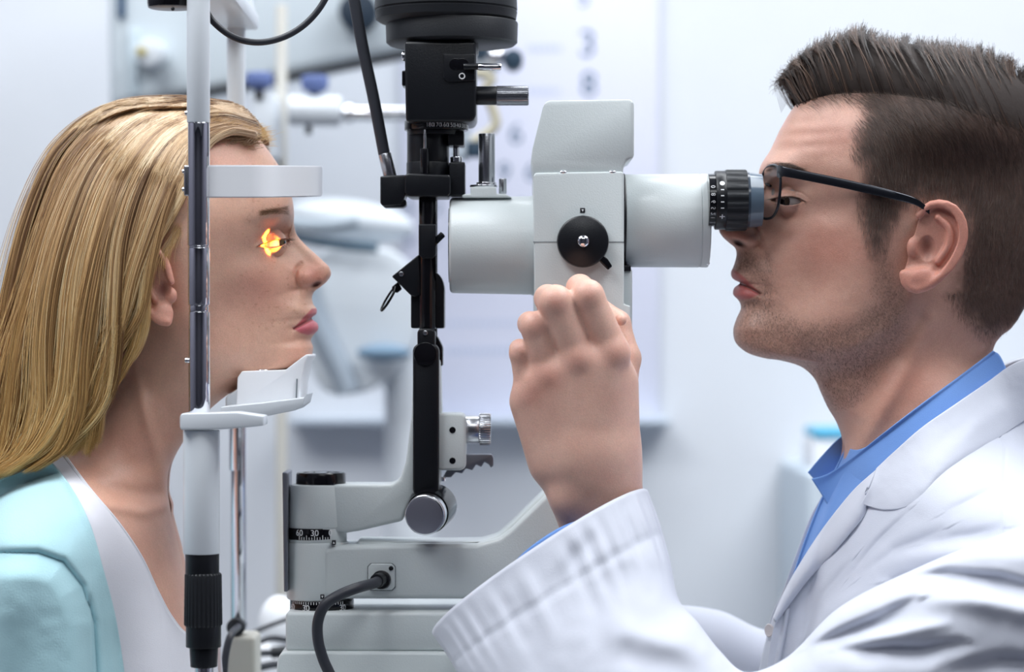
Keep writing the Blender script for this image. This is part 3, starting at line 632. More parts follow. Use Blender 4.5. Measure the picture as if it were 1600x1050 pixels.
# binocular housing (right)
mb = MB(); mb.lathe([(0, R(70)), (R(3), R(72.5)), (R(118), R(73)), (R(118.3), R(71.8)), (R(119.6), R(71.8)), (R(120), R(73)), (R(131), R(73)), (R(132.5), R(71))], P(974, 345, 0), (1, 0, 0), 96); bh = mb.build('binocular_housing', M_MIC, t)
mb = MB(); mb.cyl(P(972, 345, 0), P(976, 345, 0), R(74)); mb.build('housing_joint', M_BLACK, bh)
mb = MB(); mb.sphere(P(1106, 411, -.012), R(3)); mb.build('housing_screw', M_CHROME, bh)
for yy in (-.0315, .0315):
    cy = 313
    def eseg(name, m, x0, x1, r0, r1=None, knurl=None, par=None):
        mb = MB(); q = P(x0, cy, yy); L = R(x1 - x0, yy); a = R(r0, yy); b2 = R(r1 or r0, yy)
        if knurl: mb.lathe([(0, a * .97), (L * .06, a), (L * .94, a), (L, a * .97)], q, (1, 0, 0), knurl * 8, (knurl, R(2.0, yy), L * .03, L * .97))
        else: mb.lathe([(0, a * .985), (L * .06, a), (L * .94, b2), (L, b2 * .985)], q, (1, 0, 0), 72)
        return mb.build(name, m, par or t)
    ep = eseg('eyepiece', M_BLACKG, 1106, 1118, 41)
    eseg('dioptre_ring', M_BLACK, 1117, 1134, 46, par=ep)
    eseg('focus_grip', M_BLACKR, 1133, 1166, 48, knurl=20, par=ep)
    eseg('eyecup_collar', mat('collar_slate', (.05, .07, .10), .25, coat=.4), 1165, 1170, 44, par=ep)
    # flared rubber eyecup, hollow
    mb = MB(); q = P(1169, cy, yy); L = R(21, yy); ri = R(36, yy)
    mb.lathe([(0, R(43.5, yy)), (L * .5, R(42, yy)), (L, R(41, yy)), (L, R(38, yy)), (L * .3, ri), (L * .3, R(2, yy))], q, (1, 0, 0), 72)
    mb.build('eyecup', mat('grey_glass_rubber', rgb(92, 108, 124), .22, coat=.5), ep)
    mb = MB(); R3 = R(46.2, yy); qq = P(1125.5, cy, yy); R4 = R(41.2, yy); q4 = P(1112, cy, yy)
    for i, s in enumerate(['-', '1', '2', '', '+']):
        pass
    # dioptre marks
    A0 = [(-32, 'dot'), (-18, 't'), (-6, 't'), (6, 't'), (18, 't'), (36, '+')]
    for (d, k) in A0:
        A = math.radians(d); f = lambda u, v, A=A: Vector((qq.x + u, qq.y - R3 * math.cos(A + v / R3), qq.z - R3 * math.sin(A + v / R3)))
        if k == 't': flat_quad(mb, -R(2.5), -R(.9), R(2.5), R(.9), f)
        elif k == 'dot':
            b_ = bmesh.new(); b_.faces.new([b_.verts.new(f(R(4) * math.cos(w), R(4) * math.sin(w))) for w in np.linspace(0, 2 * PI, 20)[:-1]]); mb.add(b_)
        else:
            flat_quad(mb, -R(4), -R(.8), R(4), R(.8), f); flat_quad(mb, -R(.8), -R(4), R(.8), R(4), f)
    for (d, s) in ((-28, '0'), (-10, '8'), (6, '6'), (20, '5'), (33, '2'), (44, '1')):
        A = math.radians(d); f = lambda u, v, A=A: Vector((q4.x - v, q4.y - R4 * math.cos(A + u / R4), q4.z - R4 * math.sin(A + u / R4)))
        add_text(mb, s, R(9.5), f)
    mb.build('dioptre_figures', M_PRINTW, ep)
# side dial
yd = -.0495
mb = MB(); mb.lathe([(0, R(36)), (R(2), R(38.5)), (R(8), R(39.5)), (R(16), R(39.5)), (R(16), R(36))], P(911, 377, yd - R(16)), (0, 1, 0), 80); dl = mb.build('magnification_dial', M_BLACK, t)
mb = MB(); mb.prism([(934, 404), (942, 397), (950, 405), (957, 416), (950, 422), (940, 412)], yd - R(12), yd - R(3), .001); mb.build('dial_lever', M_BLACKG, dl)
mb = MB(); mb.sphere(P(911.5, 377, yd - R(17)), R(9.5), (1, .6, 1)); mb.build('dial_screw', M_CHROME, dl)
mb = MB(); mb.prism([(906.5, 325), (914, 325), (914, 332.5), (906.5, 332.5)], -.0493, -.0485); mb.build('index_mark', M_PRINTB, t)
mb = MB(); mb.prism([(908.4, 327), (912.4, 327), (910.4, 331)], -.0496, -.0491); mb.build('index_arrow', M_PRINTW, t)
mb = MB(); mb.lathe([(0, R(12)), (R(14), R(14)), (R(16), R(12))], P(905, 470, yd - R(16)), (0, 1, 0), 60, (20, R(1), 0, R(14))); mb.build('alignment_knob', M_BLACK, t)

# the lamp's own light: an orange beam leaving the mirror and falling on the patient's eye
ld = bpy.data.lights.new('slit_beam', 'SPOT'); ld.energy = 8; ld.color = (1, .36, .035); ld.spot_size = math.radians(12); ld.spot_blend = .25; ld.shadow_soft_size = .001
lo = bpy.data.objects.new('slit_beam', ld); COL.objects.link(lo); lo.parent = tower
a = P(606, 425, -.040); lo.location = a - Vector(tower.location); e = P(428, 381, -.0335)
lo.rotation_euler = (e - a).to_track_quat('-Z', 'Y').to_euler(); lo.scale = (.34, 1, 1)
# ------------------------------------------------------------------ head surfaces
def section(kn, ncol):
    """one half section: knots (distance from the front, half width) in px -> ncol points"""
    kn = [tuple(k) for k in kn]
    ext = [(kn[1][0], -kn[1][1])] + kn + [(kn[-2][0], -kn[-2][1])]
    p = np.array(ext, float)
    t = np.concatenate([[0], np.cumsum(np.maximum(np.linalg.norm(np.diff(p, axis=0), axis=1), 1e-6) ** .6)])
    q = np.linspace(t[1], t[-2], 260)
    c = hermite(t, p, q)
    c[:, 1] = np.maximum(c[:, 1], 0); c[0] = kn[0]; c[-1] = kn[-1]
    return c
class Raster:
    """scattered (X, Y) -> W averaged on a px grid, blurred, sampled back bilinearly"""
    def __init__(q, X, Y, W, step=3.0, sy=1, sx=1):
        q.x0, q.y0, q.st = X.min() - 30, Y.min() - 30, step
        nx = int((X.max() - q.x0 + 30) / step) + 2; ny = int((Y.max() - q.y0 + 30) / step) + 2
        # refine the scatter a little so no bins stay empty
        i = ((Y - q.y0) / step).astype(int).ravel(); j = ((X - q.x0) / step).astype(int).ravel(); k = i * nx + j
        num = np.bincount(k, weights=W.ravel(), minlength=nx * ny).reshape(ny, nx); den = np.bincount(k, minlength=nx * ny).reshape(ny, nx).astype(float)
        num = np.where(den > 0, num / np.maximum(den, 1), 0); den = (den > 0).astype(float)
        def blur(A, s, ax):
            r = np.arange(-3 * s, 3 * s + 1); kk = np.exp(-.5 * (r / s) ** 2); kk /= kk.sum()
            return np.apply_along_axis(lambda v: np.convolve(v, kk, 'same'), ax, A)
        n2, d2 = blur(blur(num, sy, 0), sx, 1), blur(blur(den, sy, 0), sx, 1)
        f = n2 / np.maximum(d2, 1e-6)
        # spread outwards beyond the edge
        ok = d2 > .02; f = np.where(ok, f, 0); okf = ok.astype(float)
        for _ in range(3):
            fn, on = blur(blur(f * okf, 6, 0), 6, 1), blur(blur(okf, 6, 0), 6, 1)
            f = np.where(okf > 0, f, np.where(on > 1e-4, fn / np.maximum(on, 1e-6), 0)); okf = np.maximum(okf, (on > 1e-4) * 1.0)
        q.f = f
    def __call__(q, X, Y):
        x = np.clip((X - q.x0) / q.st - .5, 0, q.f.shape[1] - 1.001); y = np.clip((Y - q.y0) / q.st - .5, 0, q.f.shape[0] - 1.001)
        i = y.astype(int); j = x.astype(int); fy = y - i; fx = x - j; f = q.f
        return (f[i, j] * (1 - fx) + f[i, j + 1] * fx) * (1 - fy) + (f[i + 1, j] * (1 - fx) + f[i + 1, j + 1] * fx) * fy
def head_grid(rows, nrow, ncol, dens=None, front=.8):
    """rows: (F, B, knots). Returns px, py, w arrays (nrow, ncol)"""
    sec = []
    for F, B, kn in rows:
        c = section(kn, ncol); L = kn[-1][0]
        d = np.concatenate([[0], np.cumsum(np.hypot(*np.diff(c, axis=0).T))]); d /= d[-1]
        q = np.linspace(0, 1, ncol) ** (1 / front)
        tt = np.interp(q, d, c[:, 0]) / L; ww = np.interp(q, d, c[:, 1])
        px = F[0] + (B[0] - F[0]) * tt; py = F[1] + (B[1] - F[1]) * tt
        sec.append(np.stack([px, py, ww], -1))
    sec = np.array(sec)
    Fp = np.array([r[0] for r in rows], float)
    s = np.concatenate([[0], np.cumsum(np.hypot(*np.diff(Fp, axis=0).T) ** .8)])
    q = np.linspace(0, s[-1], 4000)
    if dens is None: q = np.linspace(0, s[-1], nrow)
    else:
        y = np.interp(q, s, np.arange(len(rows))); de = np.array([dens(v) for v in y]); cu = np.cumsum(de); cu = (cu - cu[0]) / (cu[-1] - cu[0])
        q = np.interp(np.linspace(0, 1, nrow), cu, q)
    return hermite(s, sec, q)
def ear_field(X, Y, pts_fn): pass

def skin_material(name, tint_rough=.42, sss=.25):
    m = bpy.data.materials.new(name); m.use_nodes = True; nt = m.node_tree; b = nt.nodes['Principled BSDF']
    at = nt.nodes.new('ShaderNodeVertexColor'); at.layer_name = 'Col'
    tc = nt.nodes.new('ShaderNodeTexCoord')
    n = nt.nodes.new('ShaderNodeTexNoise'); n.inputs['Scale'].default_value = 38; n.inputs['Detail'].default_value = 6; n.inputs['Roughness'].default_value = .65
    nt.links.new(tc.outputs['Object'], n.inputs['Vector'])
    r = nt.nodes.new('ShaderNodeMix'); r.data_type = 'RGBA'; r.blend_type = 'MULTIPLY'; r.inputs[0].default_value = 1
    cr = nt.nodes.new('ShaderNodeValToRGB'); cr.color_ramp.elements[0].position = .3; cr.color_ramp.elements[0].color = (.93, .86, .85, 1); cr.color_ramp.elements[1].position = .7; cr.color_ramp.elements[1].color = (1.04, 1.04, 1.04, 1)
    nt.links.new(n.outputs['Fac'], cr.inputs[0]); nt.links.new(at.outputs['Color'], r.inputs[6]); nt.links.new(cr.outputs[0], r.inputs[7])
    n3 = nt.nodes.new('ShaderNodeTexNoise'); n3.inputs['Scale'].default_value = 900; n3.inputs['Detail'].default_value = 2
    nt.links.new(tc.outputs['Object'], n3.inputs['Vector'])
    mr = nt.nodes.new('ShaderNodeMapRange'); mr.inputs['From Min'].default_value = .3; mr.inputs['From Max'].default_value = .7; mr.inputs['To Min'].default_value = .93; mr.inputs['To Max'].default_value = 1.05
    nt.links.new(n3.outputs['Fac'], mr.inputs['Value'])
    sc = nt.nodes.new('ShaderNodeVectorMath'); sc.operation = 'SCALE'; nt.links.new(r.outputs[2], sc.inputs[0]); nt.links.new(mr.outputs[0], sc.inputs['Scale'])
    nt.links.new(sc.outputs[0], b.inputs['Base Color'])
    b.inputs['Roughness'].default_value = tint_rough; b.inputs['Subsurface Weight'].default_value = sss
    b.inputs['Subsurface Radius'].default_value = (1, .38, .2); b.inputs['Subsurface Scale'].default_value = .0035; b.inputs['Specular IOR Level'].default_value = .4
    v = nt.nodes.new('ShaderNodeTexVoronoi'); v.inputs['Scale'].default_value = 1100
    nt.links.new(tc.outputs['Object'], v.inputs['Vector'])
    bp = nt.nodes.new('ShaderNodeBump'); bp.inputs['Strength'].default_value = .22; bp.inputs['Distance'].default_value = .0004
    nt.links.new(v.outputs['Distance'], bp.inputs['Height'])
    bp2 = nt.nodes.new('ShaderNodeBump'); bp2.inputs['Strength'].default_value = .15; bp2.inputs['Distance'].default_value = .0012
    nt.links.new(n.outputs['Fac'], bp2.inputs['Height']); nt.links.new(bp.outputs[0], bp2.inputs['Normal']); nt.links.new(bp2.outputs[0], b.inputs['Normal'])
    return m

def build_head(name, rows, nrow, ncol, shape_fn, color_fn, m, parent, dens=None, extra=None, y0=0.0):
    """both sides from the near-side cage; shape_fn edits w (px, outward), color_fn paints regions"""
    G = head_grid(rows, nrow, ncol, dens)
    X, Y, W = G[..., 0], G[..., 1], G[..., 2]
    # smooth the sides of the head in the picture plane, away from the profile
    dist = np.hypot(X - X[:, :1], Y - Y[:, :1]); L_ = dist[:, -1:]
    a = sstep(26, 84, dist) * (1 - sstep(.80, .97, dist / L_)) * sstep(0, 60, np.arange(nrow))[:, None]
    W0 = Raster(X, Y, W, 3.0, sy=7, sx=3)(X, Y)
    W = W * (1 - a) + W0 * a
    X, Y, W = shape_fn(X, Y, W)
    yd = -W / 2000.0
    V = PN(X, Y, yd) if False else None
    s = (D + yd) / D / 2000; V = np.stack([(X - 800) * s, yd + y0, ZC - (Y - 525) * s], -1)
    C = color_fn(X, Y, W)
    n = nrow * ncol
    V1 = V.reshape(-1, 3); V2 = V1.copy(); V2[:, 1] = 2 * y0 - V2[:, 1]
    F = np.vstack([grid_faces(nrow, ncol), grid_faces(nrow, ncol, n, True)])
    VV = np.vstack([V1, V2]); CC = np.vstack([C.reshape(-1, 3)] * 2)
    if extra is not None:
        for (EV, EF, EC) in extra:
            F = np.vstack([F, EF + len(VV)]); VV = np.vstack([VV, EV]); CC = np.vstack([CC, EC])
    me = mesh_np(name, VV, F, CC)
    b = bmesh.new(); b.from_mesh(me); bmesh.ops.remove_doubles(b, verts=b.verts, dist=1e-6); bmesh.ops.recalc_face_normals(b, faces=b.faces); b.to_mesh(me); b.free()
    me.polygons.foreach_set('use_smooth', [True] * len(me.polygons))
    o = link_mesh(name, me, m, parent)
    return o, (X, Y, W, V)

# ---- smooth-union distance fields meshed by surface nets (hands, ears)
def sd_cone(p, a, b, ra, rb):
    a = np.array(a, float); b = np.array(b, float); ba = b - a; l2 = ba @ ba
    h = np.clip(((p - a) @ ba) / l2, 0, 1)
    return np.linalg.norm(p - a - h[..., None] * ba, axis=-1) - (ra + (rb - ra) * h)
def sd_ell(p, c, r, Rm=None):
    q = p - np.array(c, float)
    if Rm is not None: q = q @ np.array(Rm)
    r = np.array(r, float); k0 = np.linalg.norm(q / r, axis=-1); k1 = np.linalg.norm(q / r ** 2, axis=-1)
    return k0 * (k0 - 1) / np.maximum(k1, 1e-9)
def smin(a, b, k):
    h = np.clip(.5 + .5 * (b - a) / k, 0, 1); return b + (a - b) * h - k * h * (1 - h)
def surface_net(f, lo, hi, h):
    nx, ny, nz = [int(math.ceil((hi[i] - lo[i]) / h)) + 1 for i in range(3)]
    gx = lo[0] + h * np.arange(nx); gy = lo[1] + h * np.arange(ny); gz = lo[2] + h * np.arange(nz)
    p = np.stack(np.meshgrid(gx, gy, gz, indexing='ij'), -1)
    d = f(p)
    for ax in range(3):
        sl = [slice(None)] * 3
        for e_ in (0, 1, -1, -2): sl[ax] = e_; d[tuple(sl)] = np.maximum(d[tuple(sl)], h * .3)
    s = d < 0
    c = np.zeros((nx - 1, ny - 1, nz - 1), int)
    for i in (0, 1):
        for j in (0, 1):
            for k in (0, 1): c += s[i:nx - 1 + i, j:ny - 1 + j, k:nz - 1 + k]
    act = (c > 0) & (c < 8); idx = -np.ones(act.shape, int); idx[act] = np.arange(act.sum())
    acc = np.zeros(act.shape + (3,)); cnt = np.zeros(act.shape)
    for ax in range(3):
        for u in (0, 1):
            for v in (0, 1):
                o0 = [0, 0, 0]; oth = [a for a in range(3) if a != ax]; o0[oth[0]] = u; o0[oth[1]] = v; o1 = list(o0); o1[ax] = 1
                sl = lambda o: tuple(slice(o[t], (nx, ny, nz)[t] - 1 + o[t]) for t in range(3))
                a = d[sl(o0)]; b = d[sl(o1)]; cr = (a < 0) != (b < 0)
                t = np.where(cr, a / np.where(cr, a - b, 1), 0)
                pt = np.zeros(act.shape + (3,)); pt[..., oth[0]] = u; pt[..., oth[1]] = v; pt[..., ax] = t
                acc += pt * cr[..., None]; cnt += cr
    I = np.argwhere(act); V = acc[act] / np.maximum(cnt[act], 1)[:, None] + I
    V = V * h + np.array(lo)
    Fs = []
    for ax in range(3):
        oth = [a for a in range(3) if a != ax]
        sl0 = [slice(1, None)] * 3; sl1 = [slice(1, None)] * 3
        sl0[ax] = slice(0, -1); sl1[ax] = slice(1, None)
        a = s[tuple(sl0)]; b = s[tuple(sl1)]; e = np.argwhere(a != b)
        if len(e) == 0: continue
        sg = a[tuple(e.T)]
        base = e.copy(); base[:, oth[0]] += 0; base[:, oth[1]] += 0
        ok = np.all(base[:, oth] < np.array(act.shape)[oth], axis=1) & (base[:, ax] < act.shape[ax]); base = base[ok]; sg = sg[ok]
        def ix(du, dv):
            q = base.copy(); q[:, oth[0]] += 1 - 1 + du; q[:, oth[1]] += dv; return idx[tuple(q.T)]
        q = np.stack([ix(0, 0), ix(1, 0), ix(1, 1), ix(0, 1)], 1)
        flip = sg if ax != 1 else ~sg
        q[~flip] = q[~flip][:, ::-1]; q = q[(q >= 0).all(1)]; Fs.append(q)
    return V, np.vstack(Fs)
def lap_smooth(V, F, it=2, lam=.5):
    e = np.vstack([F[:, [i, (i + 1) % F.shape[1]]] for i in range(F.shape[1])]); e = np.vstack([e, e[:, ::-1]])
    n = np.bincount(e[:, 0], minlength=len(V))[:, None]
    for _ in range(it):
        a = np.stack([np.bincount(e[:, 0], weights=V[e[:, 1], k], minlength=len(V)) for k in range(3)], 1) / np.maximum(n, 1)
        V = V + lam * (a - V)
    return V

# ---- ear: px outline drawn at the near side, built as a distance field in (px, depth, py) space -> world
def make_ear(outline, anti, concha, lobe, tragus, depth, base, tilt, r=7.0, sc=1.0):
    """outline: helix polyline px; all radii px; depth px of the head surface there; returns world verts, faces"""
    xs = [p[0] for p in outline]; ys = [p[1] for p in outline]
    lo = (min(xs) - 22, -28, min(ys) - 22); hi = (max(xs) + 22, 30, max(ys) + 22)
    def tz(x, y): return base + tilt * (x - min(xs)) / (max(xs) - min(xs))       # how far the rim stands off the head
    hel = [(x, tz(x, y), y) for x, y in outline]
    hc = arc_resample(spline(hel, 80), 22)
    ac = arc_resample(spline([(x, tz(x, y) - 3, y) for x, y in anti], 60), 12)
    poly = np.array([(x, y) for x, y in outline])
    def f(p):
        X = p[..., 0]; Z = p[..., 1]; Y = p[..., 2]
        d = np.full(X.shape, 99.0)
        for i in range(len(hc) - 1):
            t = i / (len(hc) - 2); rr = r * (.85 + .25 * math.sin(PI * min(1, t * 1.15)))
            d = np.minimum(d, sd_cone(p, hc[i], hc[i + 1], rr, rr))
        # plate filling the outline
        dist, _, _ = dist_poly(X[:, 0, :], Y[:, 0, :], np.vstack([poly, poly[:1]]))
        ins = inside(X[:, 0, :], Y[:, 0, :], [tuple(q) for q in poly])
        sd2 = np.where(ins, -dist, dist)[:, None, :] + 0 * Z
        mid = base + tilt * (X - min(xs)) / (max(xs) - min(xs)) - 9
        plate = np.maximum(sd2 + 1, np.abs(Z - mid + 4) - 7)
        plate = np.maximum(plate, sd2)
        d = smin(d, plate, 6)
        e = np.full(X.shape, 99.0)
        for i in range(len(ac) - 1): e = np.minimum(e, sd_cone(p, ac[i], ac[i + 1], r * .85, r * .85))
        d = smin(d, e, 5)
        for (c, rr) in lobe: d = smin(d, sd_ell(p, (c[0], tz(*c) - 3, c[1]), rr), 11)
        for (c, rr) in tragus: d = smin(d, sd_ell(p, (c[0], tz(*c) - 3, c[1]), rr), 9)
        for (c, rr) in concha:
            q = -sd_ell(p, (c[0], tz(*c) + 4, c[1]), rr)
            d = -smin(-d, -q, 4) if False else np.maximum(d, q)
        return d
    V, F = surface_net(f, lo, hi, 1.15 * sc)
    V = lap_smooth(V, F, 5)
    w = depth + V[:, 1]; yd = -w / 2000; s = (D + yd) / D / 2000
    Wd = np.stack([(V[:, 0] - 800) * s, yd, ZC - (V[:, 2] - 525) * s], -1)
    return V, Wd, F

def hair_curves(name, strands, radii, tint, m, parent):
    """strands (n, k, 3) world; radii (n, k)"""
    n, k, _ = strands.shape
    cu = bpy.data.hair_curves.new(name); cu.add_curves([k] * n)
    cu.attributes['position'].data.foreach_set('vector', strands.astype(np.float32).ravel()) if 'position' in cu.attributes else None
    a = cu.attributes.get('radius') or cu.attributes.new('radius', 'FLOAT', 'POINT'); a.data.foreach_set('value', radii.astype(np.float32).ravel())
    a = cu.attributes.new('tint', 'FLOAT', 'CURVE'); a.data.foreach_set('value', tint.astype(np.float32))
    a = cu.attributes.new('along', 'FLOAT', 'POINT'); a.data.foreach_set('value', np.tile(np.linspace(0, 1, k), n).astype(np.float32))
    cu.materials.append(m)
    o = bpy.data.objects.new(name, cu); COL.objects.link(o); o.parent = parent
    off = Vector((0, 0, 0)); r = parent
    while r is not None: off += r.location; r = r.parent
    o.location = -off
    return o
def hair_material(name, stops, tipstops=None, rough=.45):
    m = bpy.data.materials.new(name); m.use_nodes = True; nt = m.node_tree; b = nt.nodes['Principled BSDF']
    at = nt.nodes.new('ShaderNodeAttribute'); at.attribute_name = 'tint'
    def ramp(st):
        cr = nt.nodes.new('ShaderNodeValToRGB'); el = cr.color_ramp.elements
        el[0].position, el[0].color = st[0][0], (*st[0][1], 1); el[1].position, el[1].color = st[-1][0], (*st[-1][1], 1)
        for p, c in st[1:-1]:
            e = el.new(p); e.color = (*c, 1)
        nt.links.new(at.outputs['Fac'], cr.inputs[0]); return cr
    c = ramp(stops).outputs[0]
    if tipstops:
        al = nt.nodes.new('ShaderNodeAttribute'); al.attribute_name = 'along'
        mx = nt.nodes.new('ShaderNodeMix'); mx.data_type = 'RGBA'; nt.links.new(al.outputs['Fac'], mx.inputs[0])
        nt.links.new(c, mx.inputs[6]); nt.links.new(ramp(tipstops).outputs[0], mx.inputs[7]); c = mx.outputs[2]
    nt.links.new(c, b.inputs['Base Color']); b.inputs['Roughness'].default_value = rough; b.inputs['Specular IOR Level'].default_value = .55
    return m
# ------------------------------------------------------------------ the woman
SKIN_W = np.array(rgb(234, 192, 168)); 
woman = thing('person', 'woman with long blonde hair, chin on the rest, in turquoise cardigan', 'person', loc=P(150, 1000, 0))
wr = [
 ((262, 172), (256, 172), [(0, 0), (3, 3), (6, 0)]),
 ((345, 178), (190, 180), [(0, 0), (15, 38), (78, 60), (140, 38), (155, 0)]),
 ((385, 196), (145, 202), [(0, 0), (12, 46), (60, 88), (125, 103), (200, 78), (240, 0)]),
 ((415, 230), (118, 238), [(0, 0), (10, 46), (48, 90), (130, 126), (225, 108), (297, 0)]),
 ((440, 268), (102, 282), [(0, 0), (10, 48), (42, 90), (140, 136), (245, 122), (338, 0)]),
 ((454, 305), (98, 322), [(0, 0), (9, 48), (36, 84), (72, 104), (162, 141), (356, 0)]),
 ((458, 333), (98, 350), [(0, 0), (7, 38), (24, 72), (60, 100), (160, 142), (360, 0)]),
 ((459.5, 352), (100, 375), [(0, 0), (6, 20), (20, 44), (42, 76), (75, 100), (160, 142), (360, 0)]),
 ((463.5, 366), (103, 395), [(0, 0), (5, 9), (19, 19), (34, 42), (55, 74), (90, 98), (170, 139), (360, 0)]),
 ((474, 379), (106, 410), [(0, 0), (5, 9), (20, 17), (38, 34), (60, 68), (100, 96), (185, 137), (368, 0)]),
 ((485.5, 390), (110, 425), [(0, 0), (5, 10), (22, 17), (45, 36), (66, 66), (105, 96), (200, 136), (375, 0)]),
 ((504, 407), (115, 448), [(0, 0), (6, 13), (25, 20), (48, 33), (70, 60), (110, 94), (215, 133), (389, 0)]),
 ((514.5, 418), (120, 460), [(0, 0), (5, 15), (20, 22), (44, 30), (62, 48), (100, 86), (210, 130), (394, 0)]),
 ((517, 428), (125, 470), [(0, 0), (5, 16), (20, 23), (42, 31), (56, 38), (72, 58), (110, 90), (210, 129), (392, 0)]),
 ((511, 439), (130, 480), [(0, 0), (6, 16), (18, 23), (36, 31), (50, 36), (66, 54), (105, 88), (205, 128), (381, 0)]),
 ((501, 448), (135, 488), [(0, 0), (7, 13), (18, 21), (30, 28), (42, 34), (60, 54), (100, 85), (195, 127), (366, 0)]),
 ((490, 457), (140, 496), [(0, 0), (3, 10), (12, 24), (24, 34), (38, 46), (60, 62), (100, 84), (190, 126), (350, 0)]),
 ((487.5, 466), (143, 503), [(0, 0), (3, 12), (12, 28), (26, 42), (50, 60), (100, 84), (190, 125), (345, 0)]),
 ((489.5, 475), (147, 510), [(0, 0), (3, 13), (12, 31), (26, 46), (52, 62), (100, 84), (190, 124), (343, 0)]),
 ((494.5, 483), (150, 518), [(0, 0), (3, 13), (13, 32), (30, 48), (56, 63), (102, 84), (190, 122), (344, 0)]),
 ((494.5, 489), (152, 524), [(0, 0), (3, 13), (13, 32), (32, 48), (58, 64), (104, 84), (190, 121), (342, 0)]),
 ((487, 497), (154, 532), [(0, 0), (3, 14), (11, 32), (27, 47), (54, 63), (100, 84), (186, 120), (333, 0)]),
 ((496, 506), (156, 540), [(0, 0), (3, 13), (13, 30), (34, 46), (62, 64), (105, 84), (188, 119), (340, 0)]),
 ((497, 514), (157, 548), [(0, 0), (3, 13), (14, 30), (36, 46), (64, 64), (106, 84), (188, 117), (340, 0)]),
 ((490, 523), (158, 556), [(0, 0), (3, 14), (12, 31), (32, 46), (60, 64), (102, 84), (182, 115), (332, 0)]),
 ((485.5, 531), (158, 565), [(0, 0), (3, 16), (12, 33), (32, 48), (60, 65), (100, 84), (178, 112), (327, 0)]),
 ((488.5, 542), (157, 576), [(0, 0), (3, 18), (13, 36), (34, 52), (64, 68), (104, 86), (178, 108), (331, 0)]),
 ((487, 553), (155, 588), [(0, 0), (3, 18), (13, 36), (34, 52), (66, 68), (106, 86), (178, 104), (332, 0)]),
 ((478, 566), (150, 598), [(0, 0), (4, 18), (14, 34), (34, 50), (64, 66), (104, 84), (172, 100), (328, 0)]),
 ((452, 578), (144, 608), [(0, 0), (6, 16), (18, 34), (44, 54), (84, 76), (140, 95), (308, 0)]),
 ((418, 587), (137, 618), [(0, 0), (8, 18), (24, 40), (54, 62), (94, 82), (140, 93), (281, 0)]),
 ((382, 601), (126, 632), [(0, 0), (8, 24), (26, 50), (56, 70), (96, 84), (140, 90), (256, 0)]),
 ((348, 622), (112, 655), [(0, 0), (8, 30), (26, 56), (60, 78), (100, 86), (140, 86), (236, 0)]),
 ((312, 655), (90, 685), [(0, 0), (8, 32), (28, 58), (64, 78), (106, 86), (150, 80), (222, 0)]),
 ((284, 693), (60, 712), [(0, 0), (8, 32), (30, 60), (70, 82), (115, 88), (160, 80), (224, 0)]),
 ((266, 728), (20, 742), [(0, 0), (7, 30), (30, 62), (76, 92), (130, 112), (190, 110), (246, 0)]),
 ((262, 758), (-30, 780), [(0, 0), (7, 30), (32, 72), (80, 124), (145, 180), (220, 190), (292, 0)]),
 ((267, 800), (-70, 840), [(0, 0), (9, 42), (38, 98), (90, 170), (160, 250), (250, 270), (337, 0)]),
 ((278, 850), (-95, 900), [(0, 0), (11, 56), (44, 120), (100, 200), (180, 280), (280, 290), (373, 0)]),
 ((290, 905), (-105, 960), [(0, 0), (13, 66), (50, 136), (110, 215), (190, 285), (300, 290), (395, 0)]),
 ((303, 975), (-110, 1030), [(0, 0), (15, 76), (54, 150), (120, 220), (200, 280), (300, 285), (413, 0)]),
 ((318, 1060), (-112, 1110), [(0, 0), (17, 86), (58, 160), (125, 224), (205, 275), (300, 280), (430, 0)]),
 ((325, 1160), (-112, 1200), [(0, 0), (17, 86), (58, 160), (125, 224), (205, 275), (300, 280), (437, 0)]),
]
for i, (F_, B_, kn) in enumerate(wr):
    L = math.hypot(B_[0] - F_[0], B_[1] - F_[1]); kn[-1] = (L, 0) if kn[-1][0] > kn[-2][0] else kn[-1]
    if L <= kn[-2][0]: kn[-1] = (kn[-2][0] + 20, 0)
EYE_W = dict(c=(424.5, 380.0), w=43, r=22)       # eyeball centre px, half depth px, radius px
def eye_shape(X, Y, W, c, w, r, sgn, upper, lower, crease):
    """lids hug the eyeball; the opening between the upper and lower lid lines is sunk"""
    dx = X - c[0]; dy = Y - c[1]; rl = r + 1.4
    rr2 = rl * rl - dx * dx - dy * dy
    sph = np.where(rr2 > 0, w + np.sqrt(np.maximum(rr2, 0)), w - 60.0)
    near = (W > 14) & (np.abs(X - c[0]) < 60) & (np.abs(Y - c[1]) < 60)
    k = 4.0; h = np.clip(.5 + .5 * (sph - W) / k, 0, 1); Wn = W * (1 - h) + sph * h + k * h * (1 - h)
    W = np.where(near & (rr2 > 0), np.maximum(Wn, W), W)
    poly = upper + lower[::-1]
    d, _, _ = dist_poly(X, Y, np.array(poly + poly[:1])); ins = inside(X, Y, poly) & near
    W = np.where(ins, W - 7.5 * sstep(0, 2.2, d), W)
    d, f, _ = dist_poly(X, Y, np.array(upper)); W = W + near * 1.2 * np.exp(-(d / 2.6) ** 2) * (~ins)
    d, f, _ = dist_poly(X, Y, np.array(lower)); W = W + near * .8 * np.exp(-(d / 2.6) ** 2) * (~ins)
    d, f, _ = dist_poly(X, Y, np.array(crease)); W = W - near * 2.0 * np.exp(-(d / 2.0) ** 2) * np.sin(PI * np.clip(f * .9 + .08, 0, 1))
    return W
W_UP = [(402, 385), (412, 380), (422, 376.5), (433, 374.2), (443, 374), (452, 376)]
W_LO = [(402, 385), (412, 387), (422, 388), (432, 386.8), (441, 384), (452, 378)]
